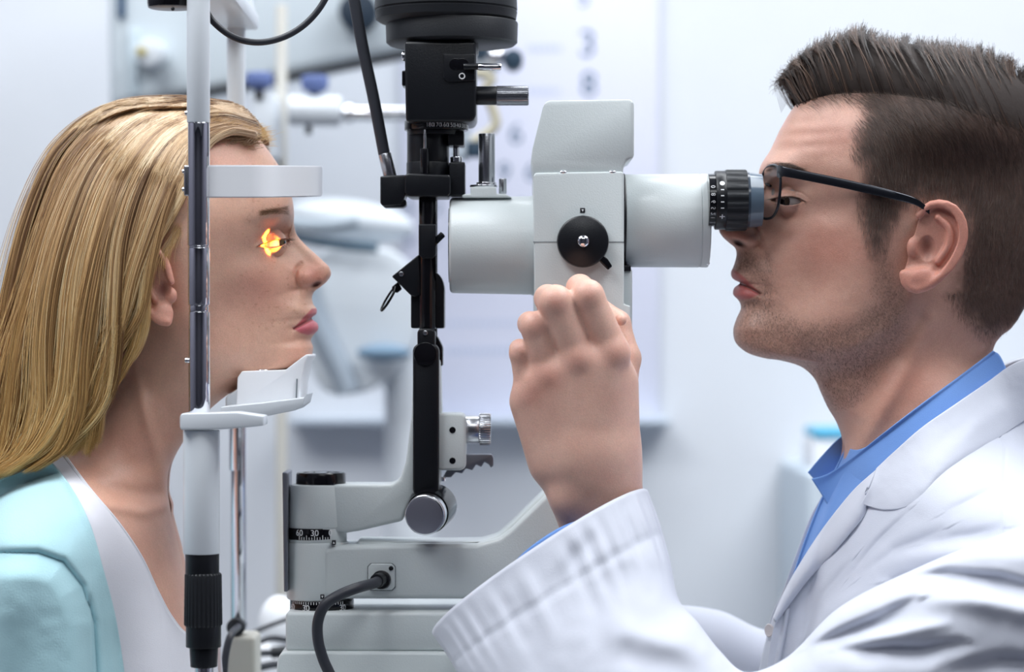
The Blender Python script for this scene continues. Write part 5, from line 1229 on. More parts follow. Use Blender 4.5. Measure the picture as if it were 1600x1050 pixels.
# ------------------------------------------------------------------ the man
man = thing('person', 'man with short dark hair and glasses in a white coat, leaning to the eyepiece', 'person', loc=P(1450, 1100, 0))
SKIN_M = np.array(rgb(208, 165, 147))
mr = [
 ((1450, 98), (1456, 98), [(0, 0), (3, 3), (6, 0)]),
 ((1365, 108), (1545, 108), [(0, 0), (15, 40), (90, 70), (165, 40), (180, 0)]),
 ((1300, 128), (1590, 132), [(0, 0), (14, 46), (70, 92), (150, 112), (230, 88), (290, 0)]),
 ((1247, 160), (1624, 172), [(0, 0), (10, 46), (50, 90), (150, 134), (270, 118), (377, 0)]),
 ((1224, 195), (1640, 220), [(0, 0), (9, 48), (44, 92), (150, 146), (290, 132), (416, 0)]),
 ((1206, 232), (1650, 265), [(0, 0), (9, 50), (40, 92), (86, 116), (170, 150), (444, 0)]),
 ((1191, 257), (1652, 300), [(0, 0), (7, 42), (26, 80), (70, 110), (180, 150), (461, 0)]),
 ((1187, 272), (1652, 325), [(0, 0), (6, 28), (20, 56), (44, 86), (84, 110), (180, 150), (465, 0)]),
 ((1190, 286), (1650, 345), [(0, 0), (5, 12), (16, 24), (34, 54), (62, 86), (100, 108), (185, 148), (460, 0)]),
 ((1183, 300), (1648, 360), [(0, 0), (5, 11), (20, 19), (42, 38), (66, 76), (108, 104), (195, 147), (465, 0)]),
 ((1170, 314), (1645, 375), [(0, 0), (5, 12), (24, 20), (52, 38), (78, 74), (120, 102), (210, 146), (475, 0)]),
 ((1148, 333), (1640, 395), [(0, 0), (6, 14), (28, 22), (60, 34), (86, 58), (130, 98), (230, 144), (492, 0)]),
 ((1131, 348), (1634, 412), [(0, 0), (6, 17), (24, 25), (54, 34), (78, 46), (108, 78), (150, 104), (245, 142), (503, 0)]),
 ((1124, 359), (1628, 425), [(0, 0), (5, 18), (20, 26), (48, 36), (66, 44), (88, 64), (130, 96), (245, 140), (504, 0)]),
 ((1129, 369), (1622, 438), [(0, 0), (6, 18), (18, 26), (42, 36), (60, 42), (80, 60), (124, 94), (240, 139), (493, 0)]),
 ((1139, 379), (1616, 450), [(0, 0), (6, 14), (16, 24), (34, 33), (50, 40), (70, 60), (112, 92), (228, 138), (477, 0)]),
 ((1149, 388), (1612, 460), [(0, 0), (4, 11), (14, 26), (28, 38), (44, 52), (68, 70), (108, 92), (218, 137), (463, 0)]),
 ((1151, 397), (1608, 468), [(0, 0), (3, 13), (13, 30), (28, 46), (56, 66), (108, 92), (215, 136), (457, 0)]),
 ((1149, 408), (1604, 476), [(0, 0), (3, 14), (13, 33), (29, 50), (58, 68), (110, 92), (215, 135), (455, 0)]),
 ((1146, 417), (1600, 483), [(0, 0), (3, 14), (14, 34), (32, 51), (60, 69), (112, 93), (215, 134), (454, 0)]),
 ((1142.5, 426), (1596, 490), [(0, 0), (3, 14), (14, 33), (35, 51), (66, 70), (115, 93), (218, 133), (453, 0)]),
 ((1144.5, 434), (1592, 497), [(0, 0), (3, 13), (14, 33), (37, 51), (66, 70), (115, 93), (215, 132), (447, 0)]),
 ((1156, 442), (1588, 503), [(0, 0), (3, 14), (10, 32), (28, 49), (56, 69), (105, 93), (205, 131), (432, 0)]),
 ((1147.5, 450), (1584, 508), [(0, 0), (3, 13), (13, 32), (36, 50), (66, 70), (115, 94), (212, 130), (436, 0)]),
 ((1146, 459), (1580, 513), [(0, 0), (3, 14), (14, 33), (38, 51), (68, 71), (116, 95), (212, 129), (434, 0)]),
 ((1154, 469), (1574, 518), [(0, 0), (3, 14), (12, 32), (32, 50), (62, 70), (108, 95), (204, 127), (420, 0)]),
 ((1158, 480), (1568, 522), [(0, 0), (3, 15), (12, 34), (32, 52), (62, 72), (106, 95), (200, 125), (410, 0)]),
 ((1151.5, 498), (1562, 528), [(0, 0), (3, 18), (14, 40), (38, 58), (72, 78), (116, 98), (205, 122), (411, 0)]),
 ((1147, 516), (1556, 536), [(0, 0), (3, 20), (15, 43), (42, 62), (78, 82), (122, 100), (208, 118), (409, 0)]),
 ((1150, 534), (1552, 546), [(0, 0), (3, 20), (15, 42), (42, 62), (80, 82), (124, 98), (206, 112), (402, 0)]),
 ((1165, 549), (1549, 558), [(0, 0), (4, 20), (16, 40), (42, 60), (80, 80), (124, 94), (196, 106), (384, 0)]),
 ((1192, 559), (1548, 570), [(0, 0), (6, 22), (20, 42), (48, 62), (86, 80), (130, 92), (190, 98), (356, 0)]),
 ((1224, 564), (1549, 585), [(0, 0), (7, 24), (24, 46), (54, 66), (94, 84), (140, 94), (190, 94), (325, 0)]),
 ((1254, 574), (1552, 602), [(0, 0), (7, 28), (26, 54), (58, 76), (100, 92), (150, 98), (200, 92), (299, 0)]),
 ((1273, 592), (1558, 622), [(0, 0), (7, 30), (28, 58), (62, 82), (106, 98), (150, 102), (200, 94), (286, 0)]),
 ((1286, 618), (1570, 650), [(0, 0), (7, 30), (28, 60), (64, 86), (110, 104), (156, 106), (205, 98), (286, 0)]),
 ((1294, 636), (1585, 680), [(0, 0), (7, 28), (28, 60), (66, 90), (116, 110), (170, 112), (220, 100), (294, 0)]),
 ((1308, 660), (1610, 715), [(0, 0), (7, 28), (30, 62), (72, 96), (130, 122), (190, 126), (240, 110), (307, 0)]),
 ((1318, 690), (1650, 760), [(0, 0), (7, 30), (32, 68), (80, 112), (150, 160), (220, 170), (280, 140), (340, 0)]),
 ((1316, 730), (1700, 810), [(0, 0), (8, 40), (38, 92), (95, 160), (180, 230), (270, 240), (340, 180), (392, 0)]),
 ((1300, 790), (1740, 880), [(0, 0), (10, 56), (46, 120), (110, 200), (200, 270), (300, 280), (380, 200), (449, 0)]),
 ((1280, 880), (1760, 960), [(0, 0), (12, 66), (54, 140), (120, 215), (210, 275), (310, 280), (400, 200), (487, 0)]),
 ((1262, 1000), (1770, 1060), [(0, 0), (14, 76), (60, 150), (130, 220), (220, 270), (320, 275), (420, 200), (511, 0)]),
 ((1255, 1150), (1770, 1180), [(0, 0), (14, 76), (60, 150), (130, 220), (220, 270), (320, 275), (420, 200), (515, 0)]),
]
for (F_, B_, kn) in mr:
    L = math.hypot(B_[0] - F_[0], B_[1] - F_[1]); kn[-1] = (max(L, kn[-2][0] + 15), 0)
EYE_M = dict(c=(1240.0, 315.5), w=50, r=25)
M_UP = [(1258, 315), (1249, 310), (1238, 307.5), (1226, 307.5), (1216, 309), (1206, 312)]
M_LO = [(1258, 315), (1249, 319), (1238, 321.5), (1226, 321.5), (1216, 319), (1206, 315)]
def m_shape(X, Y, W):
    N = W > 14
    W = W + 6 * gauss(X, Y, 1206, 262, 24, 10, 8) * N
    W = W - 8 * gauss(X, Y, 1216, 296, 20, 14) * N - 4 * gauss(X, Y, 1244, 292, 26, 10) * N
    W = eye_shape(X, Y, W, EYE_M['c'], EYE_M['w'], EYE_M['r'], -1, M_UP, M_LO, [(1266, 312), (1254, 302), (1240, 297), (1222, 297), (1210, 302)])
    W = W - 3 * gauss(X, Y, 1226, 338, 24, 7, -14) * N
    W = W + 6 * gauss(X, Y, 1285, 352, 46, 24, 8) - 7 * gauss(X, Y, 1275, 440, 44, 40)
    W = W + 6.5 * gauss(X, Y, 1171, 374, 14, 13) * (X < 1200)
    d, f, s = dist_poly(X, Y, np.array([(1176, 350), (1186, 362), (1189, 376), (1184, 388), (1174, 392)])); W = W - 5.5 * np.exp(-(d / 3.8) ** 2) * np.sin(PI * np.clip(f * .85 + .15, 0, 1))
    d, f, s = dist_poly(X, Y, np.array([(1188, 386), (1200, 408), (1208, 432), (1208, 455)])); W = W - 3.6 * np.exp(-(d / 7) ** 2) * (1 - f * .7)
    W = W - 10 * gauss(X, Y, 1154, 380, 9, 4, 24) * (Y > 370)
    d, f, s = dist_poly(X, Y, np.array([(1155, 442), (1166, 447), (1176, 452), (1188, 459)])); W = W - 7 * np.exp(-(d / 2.6) ** 2) * (1 - .35 * f)
    W = W + 3.6 * gauss(X, Y, 1158, 434, 15, 6, 32) + 4.2 * gauss(X, Y, 1160, 459, 15, 7, 12)
    W = W - 3.4 * gauss(X, Y, 1192, 461, 7, 8) - 3.4 * gauss(X, Y, 1170, 475, 16, 6, 8)
    W = W + 4 * gauss(X, Y, 1166, 515, 20, 18)
    # jaw edge and hollow under it, neck muscle
    d, f, s = dist_poly(X, Y, np.array([(1180, 550), (1250, 558), (1330, 545), (1395, 510), (1425, 460)])); W = W + 4.5 * np.exp(-(d / 16) ** 2)
    d, f, s = dist_poly(X, Y, np.array([(1250, 590), (1330, 580), (1400, 550), (1440, 500)])); W = W - 6 * np.exp(-(d / 18) ** 2)
    d, f, s = dist_poly(X, Y, np.array([(1450, 500), (1410, 590), (1360, 670), (1325, 720)])); W = W + 7 * np.exp(-(d / 15) ** 2)
    W = W - 6 * gauss(X, Y, 1350, 620, 20, 50, 30)
    W = W + .6 * noise2(X, Y, 15, 24, 3) * (W > 10)
    W = W + .5 * np.sin(Y / 3.2 + X / 60) * gauss(X, Y, 1240, 205, 60, 40) * N
    return X, Y, np.maximum(W, 0)
def m_color(X, Y, W):
    C = np.ones(X.shape + (3,)) * SKIN_M
    C = mixc(C, rgb(206, 134, 116), np.clip(.45 * gauss(X, Y, 1300, 390, 60, 44) + .5 * gauss(X, Y, 1140, 365, 26, 22) + .3 * gauss(X, Y, 1300, 215, 70, 30), 0, 1))
    C = mixc(C, rgb(196, 128, 108), .45 * gauss(X, Y, 1420, 600, 60, 60))
    # beard shadow
    beard = inside(X, Y, [(1200, 404), (1150, 390), (1120, 400), (1120, 560), (1180, 600), (1300, 660), (1360, 600), (1420, 520), (1420, 470), (1385, 400), (1362, 400), (1370, 470), (1330, 500), (1250, 505), (1215, 480), (1205, 440)])
    pl = [(1200, 404), (1150, 390), (1120, 400), (1120, 560), (1180, 600), (1300, 660), (1360, 600), (1420, 520), (1420, 470), (1385, 400), (1362, 400), (1370, 470), (1330, 500), (1250, 505), (1215, 480), (1205, 440), (1200, 404)]
    d, _, _ = dist_poly(X, Y, np.array(pl)); sd = np.where(beard, d, -d); a = sstep(-20, 24, sd)
    sp = noise2(X, Y, 91, 1.6, 2)
    C = mixc(C, rgb(128, 102, 90), np.clip(a * (.38 + .34 * sp), 0, .8))
    C = mixc(C, rgb(84, 62, 52), np.clip(.65 * gauss(X, Y, 1166, 410, 15, 12, 40) * (.7 + .5 * sp), 0, .8) * (Y > 394))
    up = [(1136, 424), (1146, 420), (1162, 432), (1188, 458), (1170, 450), (1156, 442), (1138, 440)]
    lo = [(1156, 442), (1170, 450), (1188, 459), (1172, 467), (1158, 469), (1138, 466), (1138, 450)]
    for pl, c, s in ((up, rgb(176, 92, 92), 1.8), (lo, rgb(182, 92, 94), 1.8)):
        d, _, _ = dist_poly(X, Y, np.array(pl + pl[:1])); ins = inside(X, Y, pl); sd = np.where(ins, d, -d); C = mixc(C, c, .8 * sstep(-s, s * 1.3, sd))
    d, _, _ = dist_poly(X, Y, np.array([(1155, 442), (1166, 447), (1176, 452), (1188, 459)])); C = mixc(C, rgb(70, 30, 32), .8 * np.exp(-(d / 1.5) ** 2))
    C = mixc(C, rgb(60, 28, 24), .97 * np.minimum(1, 1.5 * gauss(X, Y, 1154, 380, 9, 3.8, 24)))  # nostril hollow: its shade is put into the vertex colour
    d, _, _ = dist_poly(X, Y, np.array(M_UP)); C = mixc(C, rgb(60, 40, 34), .7 * np.exp(-(d / 1.3) ** 2))
    C = mixc(C, rgb(160, 104, 88), .5 * gauss(X, Y, 1232, 334, 30, 8))
    # scalp under the cropped sides
    d, _, _ = dist_poly(X, Y, np.array(SCALP + SCALP[:1])); ins = inside(X, Y, SCALP); sd = np.where(ins, d, -d)
    C = mixc(C, rgb(66, 51, 45), .86 * sstep(-18, 26, sd + 9 * noise2(X, Y, 55, 14, 3)))
    return np.clip(C, 0, 1)
SCALP = [(1238, 120), (1246, 160), (1290, 150), (1340, 150), (1352, 175), (1338, 205), (1336, 235), (1352, 262), (1352, 290), (1345, 318), (1350, 350), (1362, 388), (1378, 386), (1392, 345), (1420, 318), (1440, 312), (1500, 320), (1512, 370), (1500, 420), (1484, 462), (1502, 492), (1520, 512), (1548, 528), (1640, 500), (1700, 300), (1640, 120), (1450, 60)]
m_out = [(1436, 336), (1450, 322), (1470, 318), (1490, 326), (1503, 346), (1505, 372), (1494, 402), (1474, 428), (1452, 446), (1432, 453), (1418, 447), (1411, 428)]
VM, EWm, EFm = make_ear(m_out, [(1466, 340), (1482, 356), (1482, 382), (1466, 408)], [((1447, 388), (17, 17, 25)), ((1460, 358), (12, 10, 16))], [((1428, 436), (17, 9, 16)), ((1446, 432), (16, 8, 13))], [((1425, 386), (8, 7, 14))], 134, 12, 16, r=6.8)
ear_m = [(EWm, EFm, earcol(VM, SKIN_M, rgb(206, 132, 116), 1448, 386))]
E2 = EWm.copy(); E2[:, 1] *= -1; ear_m.append((E2, EFm[:, ::-1], ear_m[0][2]))

# ---- the left hand, reaching up to the knob under the dial
HY = -.118          # depth of the back of the hand
def hp(px, py, dy=0.0):
    y = HY + dy; v = P(px, py, y); return np.array([v.x, v.y, v.z])
k1 = .0005
fingers = [   # knuckle, middle joint, outer joint, tip : (px, py, dy) and radii in px
 [[(956, 552, .008), (918, 463, -.002), (906, 450, .022), (902, 470, .040)], [27, 24, 19.5, 17]],
 [[(903, 562, .004), (868, 472, -.006), (856, 466, .020), (858, 486, .040)], [27, 24.5, 19.5, 17]],
 [[(859, 586, .008), (836, 510, .000), (828, 506, .022), (836, 520, .040)], [25, 21, 17.5, 15]],
 [[(828, 618, .016), (815, 551, .010), (812, 546, .028), (820, 560, .042)], [21, 17.5, 14.5, 13]],
]
def hand_field(p):
    d = None; m = .0005
    # palm and wrist
    for a, b, ra, rb in [((935, 570, .014), (925, 720, .02), 46, 50), ((890, 580, .012), (900, 720, .02), 44, 50), ((850, 600, .014), (878, 710, .022), 40, 44), ((828, 628, .02), (868, 720, .026), 30, 38),
                         ((960, 600, .026), (955, 720, .026), 36, 44), ((905, 710, .022), (915, 770, .026), 54, 50), ((938, 710, .024), (946, 775, .028), 52, 47), ((920, 760, .027), (965, 960, .05), 54, 64), ((945, 765, .03), (985, 960, .05), 50, 60)]:
        e = sd_cone(p, hp(*a), hp(*b), ra * m, rb * m); d = e if d is None else smin(d, e, .012)
    # flatten: back of the hand is a shallow arch
    for (jts, rr) in fingers:
        f = None
        for i in range(3):
            e = sd_cone(p, hp(*jts[i]), hp(*jts[i + 1]), rr[i] * m, rr[i + 1] * m); f = e if f is None else smin(f, e, .0035)
        # swell at the joints
        f = smin(f, np.linalg.norm(p - hp(*jts[1]), axis=-1) - rr[1] * .55 * m, .003)
        f = smin(f, np.linalg.norm(p - (hp(*jts[0]) + np.array([0, -.0052, 0])), axis=-1) - rr[0] * .82 * m, .006)
        d = smin(d, f, .0034)
    # thumb leaves the side of the palm, behind, closing towards the fingertips
    th = [(962, 640, .040), (978, 560, .048), (966, 505, .052), (936, 478, .055)]; tr = [30, 22, 18, 14]
    f = None
    for i in range(3):
        e = sd_cone(p, hp(*th[i]), hp(*th[i + 1]), tr[i] * m, tr[i + 1] * m); f = e if f is None else smin(f, e, .004)
    d = smin(d, f, .007)
    # tendons
    for (jts, rr) in fingers:
        a = hp(*jts[0]) + np.array([0, -.0042, 0]); b = a + .55 * (hp(918, 735, .030) - a)
        d = smin(d, sd_cone(p, a, b, .0050, .0030), .012)
    # wrist bone
    d = smin(d, np.linalg.norm(p - hp(886, 780, .012), axis=-1) - .009, .014)
    d = smin(d, np.linalg.norm(p - hp(970, 500, .022), axis=-1) - .0046, .008)
    # creases between knuckles
    return d
lo_ = hp(760, 1010, -.05); hi_ = hp(1060, 400, .09)
HV, HF = surface_net(hand_field, (lo_[0], HY - .05, lo_[2]), (hi_[0], HY + .095, hi_[2]), .0011)
HV = lap_smooth(HV, HF, 3)
sy = (D + HV[:, 1]) / D / 2000; hx = HV[:, 0] / sy + 800; hy = (ZC - HV[:, 2]) / sy + 525
HC = np.ones((len(HV), 3)) * np.array(rgb(232, 190, 172))
for (jts, rr) in fingers:
    for jn, s in ((0, 22), (1, 15)):
        a = np.exp(-(((hx - jts[jn][0]) / s) ** 2 + ((hy - jts[jn][1]) / s) ** 2)) * (HV[:, 1] < HY + .02); HC = HC * (1 - .34 * a[:, None]) + np.array(rgb(206, 130, 116)) * .34 * a[:, None]
a = np.exp(-(((hx - 850) / 30) ** 2 + ((hy - 600) / 30) ** 2)); HC = HC * (1 - .3 * a[:, None]) + np.array(rgb(190, 124, 108)) * .3 * a[:, None]
M_SKINM = skin_material('skin_tan', .44, .2)
mdens = lambda v: 1.9 if 4.5 < v < 31 else 1.0
mbody, MG = build_head('body', mr, 900, 300, m_shape, m_color, M_SKINM, man, mdens, ear_m + [(HV, HF, HC)])
make_eye(man, EYE_M['c'], EYE_M['w'], EYE_M['r'], (-1, -.85, 0), (54, 40, 30), tint=(176, 166, 162))

# ---- hair
M_DARK = hair_material('dark_hair', [(0, rgb(28, 20, 17)), (.4, rgb(60, 44, 37)), (.75, rgb(104, 78, 63)), (1, rgb(156, 124, 102))], None, .38)
M_FADE = hair_material('cropped_hair', [(0, rgb(46, 35, 31)), (.6, rgb(90, 72, 63)), (1, rgb(140, 116, 100))], None, .45)
g = np.random.default_rng(5)
cand = np.stack([g.uniform(1230, 1660, 60000), g.uniform(90, 540, 60000)], 1)
d, _, _ = dist_poly(cand[:, 0], cand[:, 1], np.array(SCALP + SCALP[:1])); ins = inside(cand[:, 0], cand[:, 1], SCALP); sd = np.where(ins, d, -d)
keep = sd > -12 + 26 * g.random(60000) ** 1.5 
nb = (cand[:, 1] > 118) & ~((cand[:, 0] > 1405) & (cand[:, 0] < 1506) & (cand[:, 1] > 322) & (cand[:, 1] < 455)); MSIL = [(r_[0][0] + 3, r_[0][1]) for r_ in mr] + [(r_[1][0] - 3, r_[1][1]) for r_ in mr[::-1]]
onb = inside(cand[:, 0], cand[:, 1], MSIL); cand = cand[keep & nb & onb][:22000]
n = len(cand); fx = cand[:, 0]; fy = cand[:, 1]
ang = np.radians(np.interp(fy, [150, 230, 320, 540], [30, 62, 84, 78]) + 16 * noise2(fx, fy, 3, 26, 2) + 9 * g.standard_normal(n))
Ln = np.interp(fy, [120, 150, 230, 330, 460, 530], [20, 26, 19, 13, 9, 7]) * (.7 + .5 * g.random(n))
base_o = None
uu = np.linspace(0, 1, 70); vv = np.linspace(0, 1, 60)
# solid crown under the long top hair
top_out = [(1238, 150), (1246, 118), (1268, 86), (1300, 66), (1340, 60), (1390, 66), (1440, 70), (1500, 80), (1560, 102), (1620, 140), (1680, 200)]
top_in = [(1247, 164), (1280, 152), (1320, 146), (1360, 146), (1410, 150), (1460, 158), (1500, 170), (1550, 188), (1600, 208), (1640, 226), (1690, 262)]
to = arc_resample(spline(top_out, 100), 70); ti_ = arc_resample(spline(top_in, 100), 70)
Wi = near_surface(ti_[:, 0], ti_[:, 1], MG)
th = vv[:, None] * PI / 2
px = to[None, :, 0] * np.sin(th) + ti_[None, :, 0] * (1 - np.sin(th)); py = to[None, :, 1] * np.sin(th) + ti_[None, :, 1] * (1 - np.sin(th)); ww = (Wi[None] + 0) * np.cos(th)
V1 = to_world(px, py, ww).reshape(-1, 3); V2 = V1.copy(); V2[:, 1] *= -1
me = mesh_np('hair', np.vstack([V1, V2]), np.vstack([grid_faces(60, 70), grid_faces(60, 70, 4200, True)]))
mhair = link_mesh('hair', me, mat('under_hair_dark', rgb(44, 34, 30), .8, bump=.5, bscale=200), man)
short_hairs('cropped_sides', cand, np.stack([np.cos(ang), np.sin(ang)], 1), Ln, .00006, MG, M_FADE, mhair, k=5, lift=4.5, curl=.5, tint=np.clip(.45 + .22 * noise2(fx, fy, 8, 7, 2) + .2 * g.standard_normal(n), 0, 1))
def top_hair(n=11000, K=14, seed=21):
    g = np.random.default_rng(seed); t = np.linspace(0, 1, K)[None]
    nc = 90; uc = np.sort(g.random(nc)); u = g.random(n); ci = np.argmin(np.abs(u[:, None] - uc[None] + .004 * g.standard_normal((1, nc))), 1)
    dep = g.random(n) ** .8                                       # 0 near edge of the parting, 1 middle of the head
    uq = u + .72 * (uc[ci] - u)
    # root on the lower edge / crown, tip on the outline
    rx = np.interp(uq, np.linspace(0, 1, 11), [p[0] for p in top_in]); ry = np.interp(uq, np.linspace(0, 1, 11), [p[1] for p in top_in]); rw = near_surface(rx, ry, MG)
    tipx = np.interp(uq, [0, .08, .2, .35, .5, .65, .8, 1], [1222, 1240, 1285, 1345, 1408, 1470, 1548, 1650]); 
    oy = np.interp(tipx, [1212, 1225, 1240, 1262, 1290, 1325, 1345, 1395, 1410, 1450, 1500, 1550, 1600, 1660], [150, 112, 88, 68, 54, 42, 44, 62, 58, 66, 68, 82, 106, 160])
    hgt = (.90 + .12 * g.random(n)) + .05 * np.sin(ci * 2.4)
    x0 = rx + dep * 20 + 3 * g.standard_normal(n); y0 = ry + 4 - 26 * dep + 3 * g.standard_normal(n); w0 = (rw + 4) * (1 - dep)
    x1 = tipx + 5 * g.standard_normal(n) + 8 * dep; y1 = ry + (oy - ry) * hgt + 4 * g.standard_normal(n) + 12 * (1 - dep) * (g.random(n)); w1 = (rw * .42) * (1 - dep) ** 1.2
    mx = rx * .45 + tipx * .55 - 4; my = ry + (oy - ry) * .62
    mw = rw * .88 * (1 - dep)
    a = (1 - t) ** 2; b = 2 * t * (1 - t); c = t ** 2
    bx = (mx * 2 - (x0 + x1) / 2); by = (my * 2 - (y0 + y1) / 2) - 4; bw = np.maximum(mw * 2 - (w0 + w1) / 2, 0)
    x = a * x0[:, None] + b * bx[:, None] + c * x1[:, None]; y = a * y0[:, None] + b * by[:, None] + c * y1[:, None]; w = a * w0[:, None] + b * bw[:, None] + c * w1[:, None]
    # curled ends at the front
    fr = (uq < .30)[:, None] * g.random((n, 1)); x = x - 16 * fr * t ** 4 * (1 - uq[:, None] * 2) + 10 * fr * sstep(.85, 1, t); y = y + 15 * fr * sstep(.72, 1, t)
    ph = (ci * 1.7)[:, None]; x = x + 2.4 * np.sin(ph + 3 * t) * t; w = np.maximum(w + 3.5 * np.sin(ph * 1.3) * sstep(0, 20, w), 0)
    A = to_world(x, y, w); m = g.random(n) < .35; A[m, :, 1] *= -1
    tint = np.clip(.40 + .25 * np.sin(ci * 5.1) + .18 * g.standard_normal(n), 0, 1)
    return A, np.ones((n, 1)) * .00018 * (1.05 - .6 * t), tint
A, r, ti = top_hair(); hair_curves('swept_top', A, r, ti, M_DARK, mhair)
def quiff(n=420, K=16, seed=4):
    g = np.random.default_rng(seed); t = np.linspace(0, 1, K)[None]; u = g.random((n, 1))
    x0 = 1246 + 46 * u; y0 = 158 - 14 * u + 6 * g.random((n, 1)); w0 = 70 * g.random((n, 1))
    x1 = 1216 + 72 * u + 5 * g.standard_normal((n, 1)); y1 = 124 - 62 * u ** .7 + 6 * g.standard_normal((n, 1))
    bx = (x0 + x1) / 2 - 10; by = (y0 + y1) / 2 - 6
    x = (1 - t) ** 2 * x0 + 2 * t * (1 - t) * bx + t * t * x1; y = (1 - t) ** 2 * y0 + 2 * t * (1 - t) * by + t * t * y1
    c = sstep(.62, 1, t); x = x - 9 * c * np.sin(c * 2.2) * (.5 + g.random((n, 1))); y = y + 13 * c ** 2 * (.4 + g.random((n, 1)))
    A = to_world(x, y, w0 * (1 - .4 * t)); m = g.random(n) < .4; A[m, :, 1] *= -1
    return A, np.ones((n, 1)) * .00012 * (1.05 - .6 * t), np.clip(.5 + .2 * g.standard_normal(n), 0, 1)
A, r, ti = quiff(); hair_curves('quiff', A, r, ti, M_DARK, mhair)
Lw = []
for i in range(9):
    c = spline([(1240 + i, 122 + 2 * i, 20), (1222 + 2 * i, 108 + i, 24), (1213 + 2.2 * i, 122, 28), (1214 + 2 * i, 148, 30), (1221 + 1.2 * i, 176 - 2 * i, 30)], 16); Lw.append(to_world(c[:, 0], c[:, 1], c[:, 2]))
hair_curves('loose_wisps', np.array(Lw), np.ones((9, 16)) * .00009, np.full(9, .3), M_DARK, mhair)
# eyebrow, lashes, stubble
n = 520; u = RNG.random(n); v = RNG.random(n) - .5
rt = np.stack([1192 + 62 * u, 262 - 6 * np.sin(u * 2.6) + 8 * u * u + v * (12 - 7 * u)], 1); an = np.radians(-8 + 30 * u + 12 * RNG.standard_normal(n))
short_hairs('eyebrow', rt, np.stack([np.cos(an), np.sin(an)], 1), 9 + 3 * RNG.random(n), .00006, MG, M_DARK, man)
# stubble
cand = np.stack([g.uniform(1140, 1430, 26000), g.uniform(388, 640, 26000)], 1)
BP = [(1200, 404), (1156, 396), (1138, 410), (1138, 560), (1180, 575), (1262, 600), (1300, 660), (1350, 610), (1410, 530), (1412, 470), (1388, 400), (1364, 400), (1372, 470), (1330, 505), (1250, 510), (1215, 484), (1206, 440)]
d, _, _ = dist_poly(cand[:, 0], cand[:, 1], np.array(BP + BP[:1])); ins = inside(cand[:, 0], cand[:, 1], BP); sd = np.where(ins, d, -d)
lip = (np.hypot((cand[:, 0] - 1160) / 34, (cand[:, 1] - 447) / 22) < 1)
cand = cand[(sd > -14 + 24 * g.random(26000)) & ~lip & inside(cand[:, 0], cand[:, 1], MSIL)][:9000]; n = len(cand); an = np.radians(78 + 20 * g.standard_normal(n))
short_hairs('stubble', cand, np.stack([np.cos(an), np.sin(an)], 1), 2.2 + 1.4 * g.random(n), .00005, MG, M_FADE, man, k=3, lift=1.2, both=False)
lashes(man, M_UP, MG, 60, 9, -.1, M_LASH, fan=(-1, .12))
# ------------------------------------------------------------------ shirt and lab coat
M_COAT = cloth_material('white_coat_cotton', rgb(213, 217, 229), 1500, .3, .2, .8, .015)
M_SHIRT = cloth_material('blue_shirt_cotton', rgb(116, 158, 224), 1600, .3, .2, .8, .04)
FOLDS = [  # polyline, depth px, half width px
 ([(1640, 925), (1560, 905), (1480, 896), (1400, 908)], 17, 15), ([(1430, 940), (1380, 965), (1320, 990), (1265, 1012)], 20, 15), ([(1500, 1004), (1440, 1012), (1370, 1014), (1310, 1018)], 16, 12),
 ([(1640, 1035), (1560, 1030), (1470, 1050)], 12, 14), ([(1330, 880), (1290, 930), (1262, 990)], 6, 14), ([(1470, 830), (1400, 862), (1350, 900)], 6, 16), ([(1420, 800), (1370, 850), (1330, 900)], 4, 10),
 ([(1560, 760), (1480, 800)], 4, 12), ([(1560, 828), (1450, 850)], 4, 16),
]
RIDGES = [([(1640, 962), (1540, 940), (1450, 932)], 13, 17), ([(1480, 975), (1400, 990), (1330, 1000)], 8, 9), ([(1370, 915), (1300, 960), (1240, 1030)], 8, 18), ([(1600, 870), (1500, 862), (1420, 872), (1370, 890)], 9, 16)]
def coat_folds(X, Y):
    w = 0 * X
    for pl, a, b in FOLDS:
        d, f, s = dist_poly(X, Y, np.array(pl)); d = np.where(s > 0, d / .62, d / 1.7) + 3 * noise2(X, Y, 67, 40, 2); w = w - 1.35 * a * np.exp(-(d / b) ** 2) * np.sin(PI * np.clip(.12 + .8 * f, 0, 1))
    for pl, a, b in RIDGES:
        d, f, s = dist_poly(X, Y, np.array(pl)); w = w + 1.35 * a * np.exp(-(d / b) ** 2) * np.sin(PI * np.clip(.12 + .8 * f, 0, 1))
    return w + 2.2 * noise2(X + Y * .5, Y, 61, 60, 3)
def sm_near(X, Y, off): return blur2(near_surface(X, Y, MG), 5, 4) + off
# shirt body under the coat and its collar
def w_shirt(X, Y, u, v): return sm_near(X, Y, 5)
cloth_patch('shirt', [[(1322, 700), (1300, 745), (1275, 800), (1256, 850), (1246, 880), (1240, 900), (1238, 910)], [(1350, 700), (1345, 745), (1330, 800), (1310, 850), (1296, 880), (1290, 900), (1286, 910)],
    [(1420, 660), (1420, 720), (1410, 800), (1400, 850), (1380, 880), (1370, 900), (1360, 910)]], 90, 40, lambda X, Y, u, v: np.where(v < .02, 3, 0) + sm_near(X, Y, 6) * sstep(0, .2, v), M_SHIRT, man, .0012, True)
colU = [(1552, 548), (1500, 587), (1436, 634), (1376, 680), (1330, 716), (1290, 742), (1268, 748)]
colM = [(1562, 556), (1512, 596), (1448, 645), (1388, 692), (1342, 732), (1306, 768), (1292, 786)]
colL = [(1574, 580), (1525, 622), (1462, 675), (1402, 722), (1356, 764), (1320, 800), (1302, 806)]
def w_coll(X, Y, u, v):
    w = sm_near(X, Y, 9) + 5 * np.exp(-((v - .0) / .12) ** 2) + 4 * v; return w * sstep(1.25, .72, u) + 14 * (1 - sstep(1.25, .72, u))
